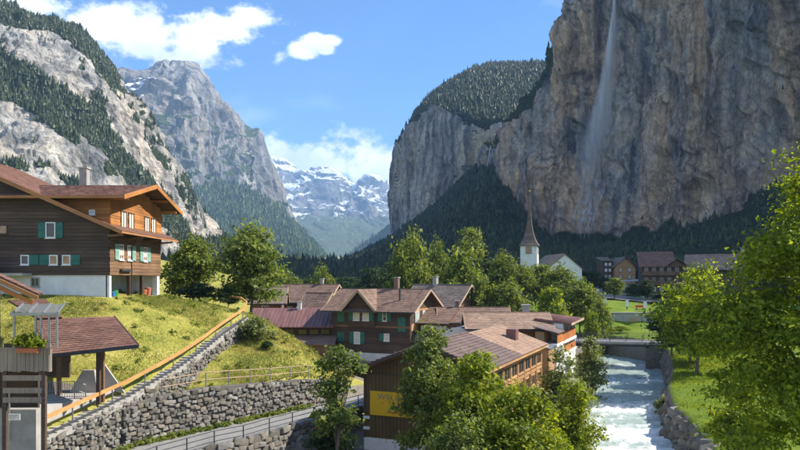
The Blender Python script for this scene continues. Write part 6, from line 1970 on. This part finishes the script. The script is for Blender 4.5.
own_tree('shrub', 'dark shrub in the shaded yard beside the boom barrier', 330, 415, 47.5, 40, 'leaf_dark', 116, 200, 45, 0.12, 0.42, 0.0, cat='shrub')


# ------------------------------------------------------------------ grass blades
def grass(name, label, xr, yr, n, mat, hgt, keep, seed):
    r = np.random.default_rng(seed)
    x = r.uniform(*xr, n); y = r.uniform(*yr, n)
    k = keep(x, y); x, y = x[k], y[k]
    z = ground_z(x, y)
    n = len(x)
    cl = 0.8 + 0.45 * smooth(fbm(np.stack([x, y, 0 * x], -1) / 1.3, 3, seed), -0.4, 0.5)
    a = r.uniform(0, 6.28, n); h = hgt * cl * r.uniform(0.5, 1.3, n); w = 0.035 * r.uniform(0.7, 1.4, n) * (y / 45)
    dx, dy = np.cos(a), np.sin(a)
    lx, ly = r.normal(0, 0.35, n) * h, r.normal(0, 0.35, n) * h
    V = np.stack([np.stack([x - dx * w, y - dy * w, z - 0.06], -1), np.stack([x + dx * w, y + dy * w, z - 0.06], -1), np.stack([x + lx, y + ly, z + h], -1)], 1).reshape(-1, 3)
    return tag(link(name, np_mesh(name, V, np.arange(3 * n).reshape(-1, 3)), M[mat]), label, 'grass', kind='stuff')


def hill_keep(x, y):
    pathx = np.interp(y, PATH[:, 1], PATH[:, 0]); rl = np.interp(y, ROAD_L[:, 1], ROAD_L[:, 0])
    up = (x < pathx - 1.1) & (y > 47.4) & ~((x < -24.6) & (y > 59.6) & (y < 73.5))
    mound = (x > pathx + 0.2) & (x < rl - 0.6) & (y > 51.5)
    return np.where(y < 71, up | mound, (x < -4) & (y < 84))


grass('grass', 'yellow green meadow grass on the hill below the chalet', (-44, -5), (47, 84), 200000, 'blade', 0.11, hill_keep, 5)
grass('grass', 'fresh green lawn on the right bank of the river', (20, 48), (48, 102), 60000, 'blade_green', 0.16, lambda x, y: x > np.interp(y, RIV_R[:, 0], RIV_R[:, 1]) + 0.7, 6)


def weeds():
    V, F_ = [], []
    pts = [(x, y) for x, y in zip(rng.uniform(-42, -6, 260), rng.uniform(48, 78, 260)) if hill_keep(np.array([x]), np.array([y]))[0]]
    ys = rng.uniform(40, 60, 160)
    pts += [(float(np.interp(y, ROAD_L[:, 1], ROAD_L[:, 0])) + 0.35, float(y)) for y in ys]
    for i, (x, y) in enumerate(pts):
        z = gz(x, y); s = R.uniform(0.12, 0.34)
        v, f = leaf_cloud([(x, y, z + s * 0.5, s, s, s * 0.7)], 4, 9, 0.10, 0.15, 900 + i)
        F_.append(f + sum(len(q) for q in V)); V.append(v)
    return tag(link('weeds', np_mesh('weeds', np.concatenate(V), np.concatenate(F_)), M['leaf_mid']), 'weeds and low herbs on the meadow and along the wall foot', 'weeds', kind='stuff')


weeds()


def valley_wood():
    r = np.random.default_rng(12)
    y = r.uniform(240, 1500, 9000) ; x = (r.uniform(150, 560, 9000) - 400) / F * y
    P = np.stack([x, y, ground_z(x, y) - 0.3], -1)
    cone_forest('forest', P, r.uniform(4, 9, 9000) * np.clip(y / 500, 0.6, 1.6), M['conifer'], 'dark wood on the valley floor behind the village', wide=0.33, seed=41)


valley_wood()


# ------------------------------------------------------------------ waterfalls
def spray_mat(name, lo, hi, sc=0.10):
    m, nt, N, L, out = new_mat(name)
    f = noise_node(nt, sc, 7, 0.65, (1.6, 1.6, 0.10))
    at = N('ShaderNodeAttribute'); at.attribute_name = 'dense'
    mu = N('ShaderNodeMath'); mu.operation = 'MULTIPLY'
    L(mrange(nt, f, lo, hi), mu.inputs[0]); L(at.outputs['Fac'], mu.inputs[1])
    d = N('ShaderNodeBsdfDiffuse'); d.inputs['Color'].default_value = (0.82, 0.86, 0.90, 1)
    t2 = N('ShaderNodeBsdfTranslucent'); t2.inputs['Color'].default_value = (0.82, 0.86, 0.90, 1)
    a = N('ShaderNodeMixShader'); a.inputs[0].default_value = 0.5
    L(d.outputs[0], a.inputs[1]); L(t2.outputs[0], a.inputs[2])
    t = N('ShaderNodeBsdfTransparent'); mx = N('ShaderNodeMixShader')
    L(mu.outputs[0], mx.inputs[0]); L(t.outputs[0], mx.inputs[1]); L(a.outputs[0], mx.inputs[2]); L(mx.outputs[0], out.inputs['Surface'])
    return m


def build_waterfall():
    gf = grid_faces(*RC.shape[:2])
    bvh = BVHTree.FromPolygons([tuple(v) for v in RC.reshape(-1, 3)], [tuple(f) for f in gf])
    eye = Vector((0, 0, CZ))

    def hit(x, y):
        d = (px(x, y, 1000) - eye).normalized()
        h = bvh.ray_cast(eye, d)
        return h[0] if h[0] is not None else px(x, y, 850)
    M['spray'] = spray_mat('falling_spray', 0.25, 0.62)
    M['rivulet'] = spray_mat('white_rivulets', 0.36, 0.60, 0.22)
    t = thing('waterfall', 'long thin waterfall dissolving into spray down the right cliff', 'waterfall', hit(612, 20))
    base = t.location.copy()
    # free falling veil: layers hung a little in front of the rock
    line = [(615, -14, 1.5, 1.0), (613, 20, 3.0, 0.95), (610, 50, 5.5, 0.75), (607, 80, 9, 0.62), (602, 110, 13, 0.48), (596, 138, 17, 0.34), (590, 165, 18, 0.18), (585, 190, 18, 0.04)]
    dist = min(hit(x, y).y for x, y, w, a in line) - 9
    for k in range(4):
        rows = catmull(np.array([(x, y, w, a) for x, y, w, a in line], float), 6)
        V, A = [], []
        m = 14
        for x, y, w, a in rows:
            for j in range(m):
                s = j / (m - 1) * 2 - 1
                p = px(x + s * w * (0.6 + 0.2 * k) + (k - 1.5) * w * 0.12, y, dist + (k - 1.5) * (1.0 + 0.15 * w) + 0.5 * w * s * s)
                V.append(tuple(p - base)); A.append(max(0, a) * (1 - abs(s) ** 1.5) * 0.95)
        me = np_mesh('veil', np.array(V), grid_faces(len(rows), m), True, {'dense': np.array(A)})
        link('veil', me, M['spray'], t)
    # rivulets running down the lower rock
    R_ = random.Random(4)
    for k in range(22):
        x = 574 + k * 1.0 + R_.uniform(-1, 1); y0 = 168 + R_.uniform(-8, 26) - 0.5 * k; y1 = 243 - R_.uniform(0, 22)
        V, A = [], []
        n = 16
        for i in range(n):
            f = i / (n - 1); y = y0 + (y1 - y0) * f
            xx = x + (1 - f) * 10 + 2.2 * math.sin(f * 5 + k)
            w = 0.7 + 1.1 * math.sin(math.pi * f) * R_.uniform(0.6, 1.4)
            for s in (-1, 0, 1):
                h = hit(xx, y)
                p = px(xx + s * w, y, h.y - 2.2 - 0.3 * (1 - abs(s)))
                V.append(tuple(p - base)); A.append((1 - abs(s)) * 0.62 * min(1, 4 * f * (1.15 - f)))
        link('rivulet', np_mesh('rivulet', np.array(V), grid_faces(n, 3), True, {'dense': np.array(A)}), M['rivulet'], t)
    # second, distant fall in the gully
    w = thing('waterfall', 'small distant waterfall in the gully left of the tall cliff', 'waterfall', px(489, 150, 1060))
    b = w.location.copy()
    for k in range(3):
        V, A = [], []
        for i in range(10):
            f = i / 9
            for s in (-1, 0, 1):
                V.append(tuple(px(490.5 - 3 * f + s * (0.4 + 0.8 * f) + 0.4 * (k - 1), 146 + 24 * f, 1015 + 2 * k) - b)); A.append((1 - abs(s)) * 0.9)
        link('veil', np_mesh('veil', np.array(V), grid_faces(10, 3), True, {'dense': np.array(A)}), M['spray'], w)


build_waterfall()


# ------------------------------------------------------------------ haze
def build_haze():
    o = MB().box(-9000, 9000, -600, 12000, -3, 1700).build('haze', None)
    m = bpy.data.materials.new('valley_haze'); m.use_nodes = True
    nt = m.node_tree; nt.nodes.clear()
    out = nt.nodes.new('ShaderNodeOutputMaterial'); v = nt.nodes.new('ShaderNodeVolumePrincipled')
    v.inputs['Color'].default_value = (0.38, 0.62, 1.0, 1); v.inputs['Density'].default_value = 0.00008; v.inputs['Anisotropy'].default_value = 0.1
    nt.links.new(v.outputs[0], out.inputs['Volume'])
    o.data.materials.append(m)
    tag(o, 'thin bluish air filling the valley', 'haze', kind='stuff')


build_haze()
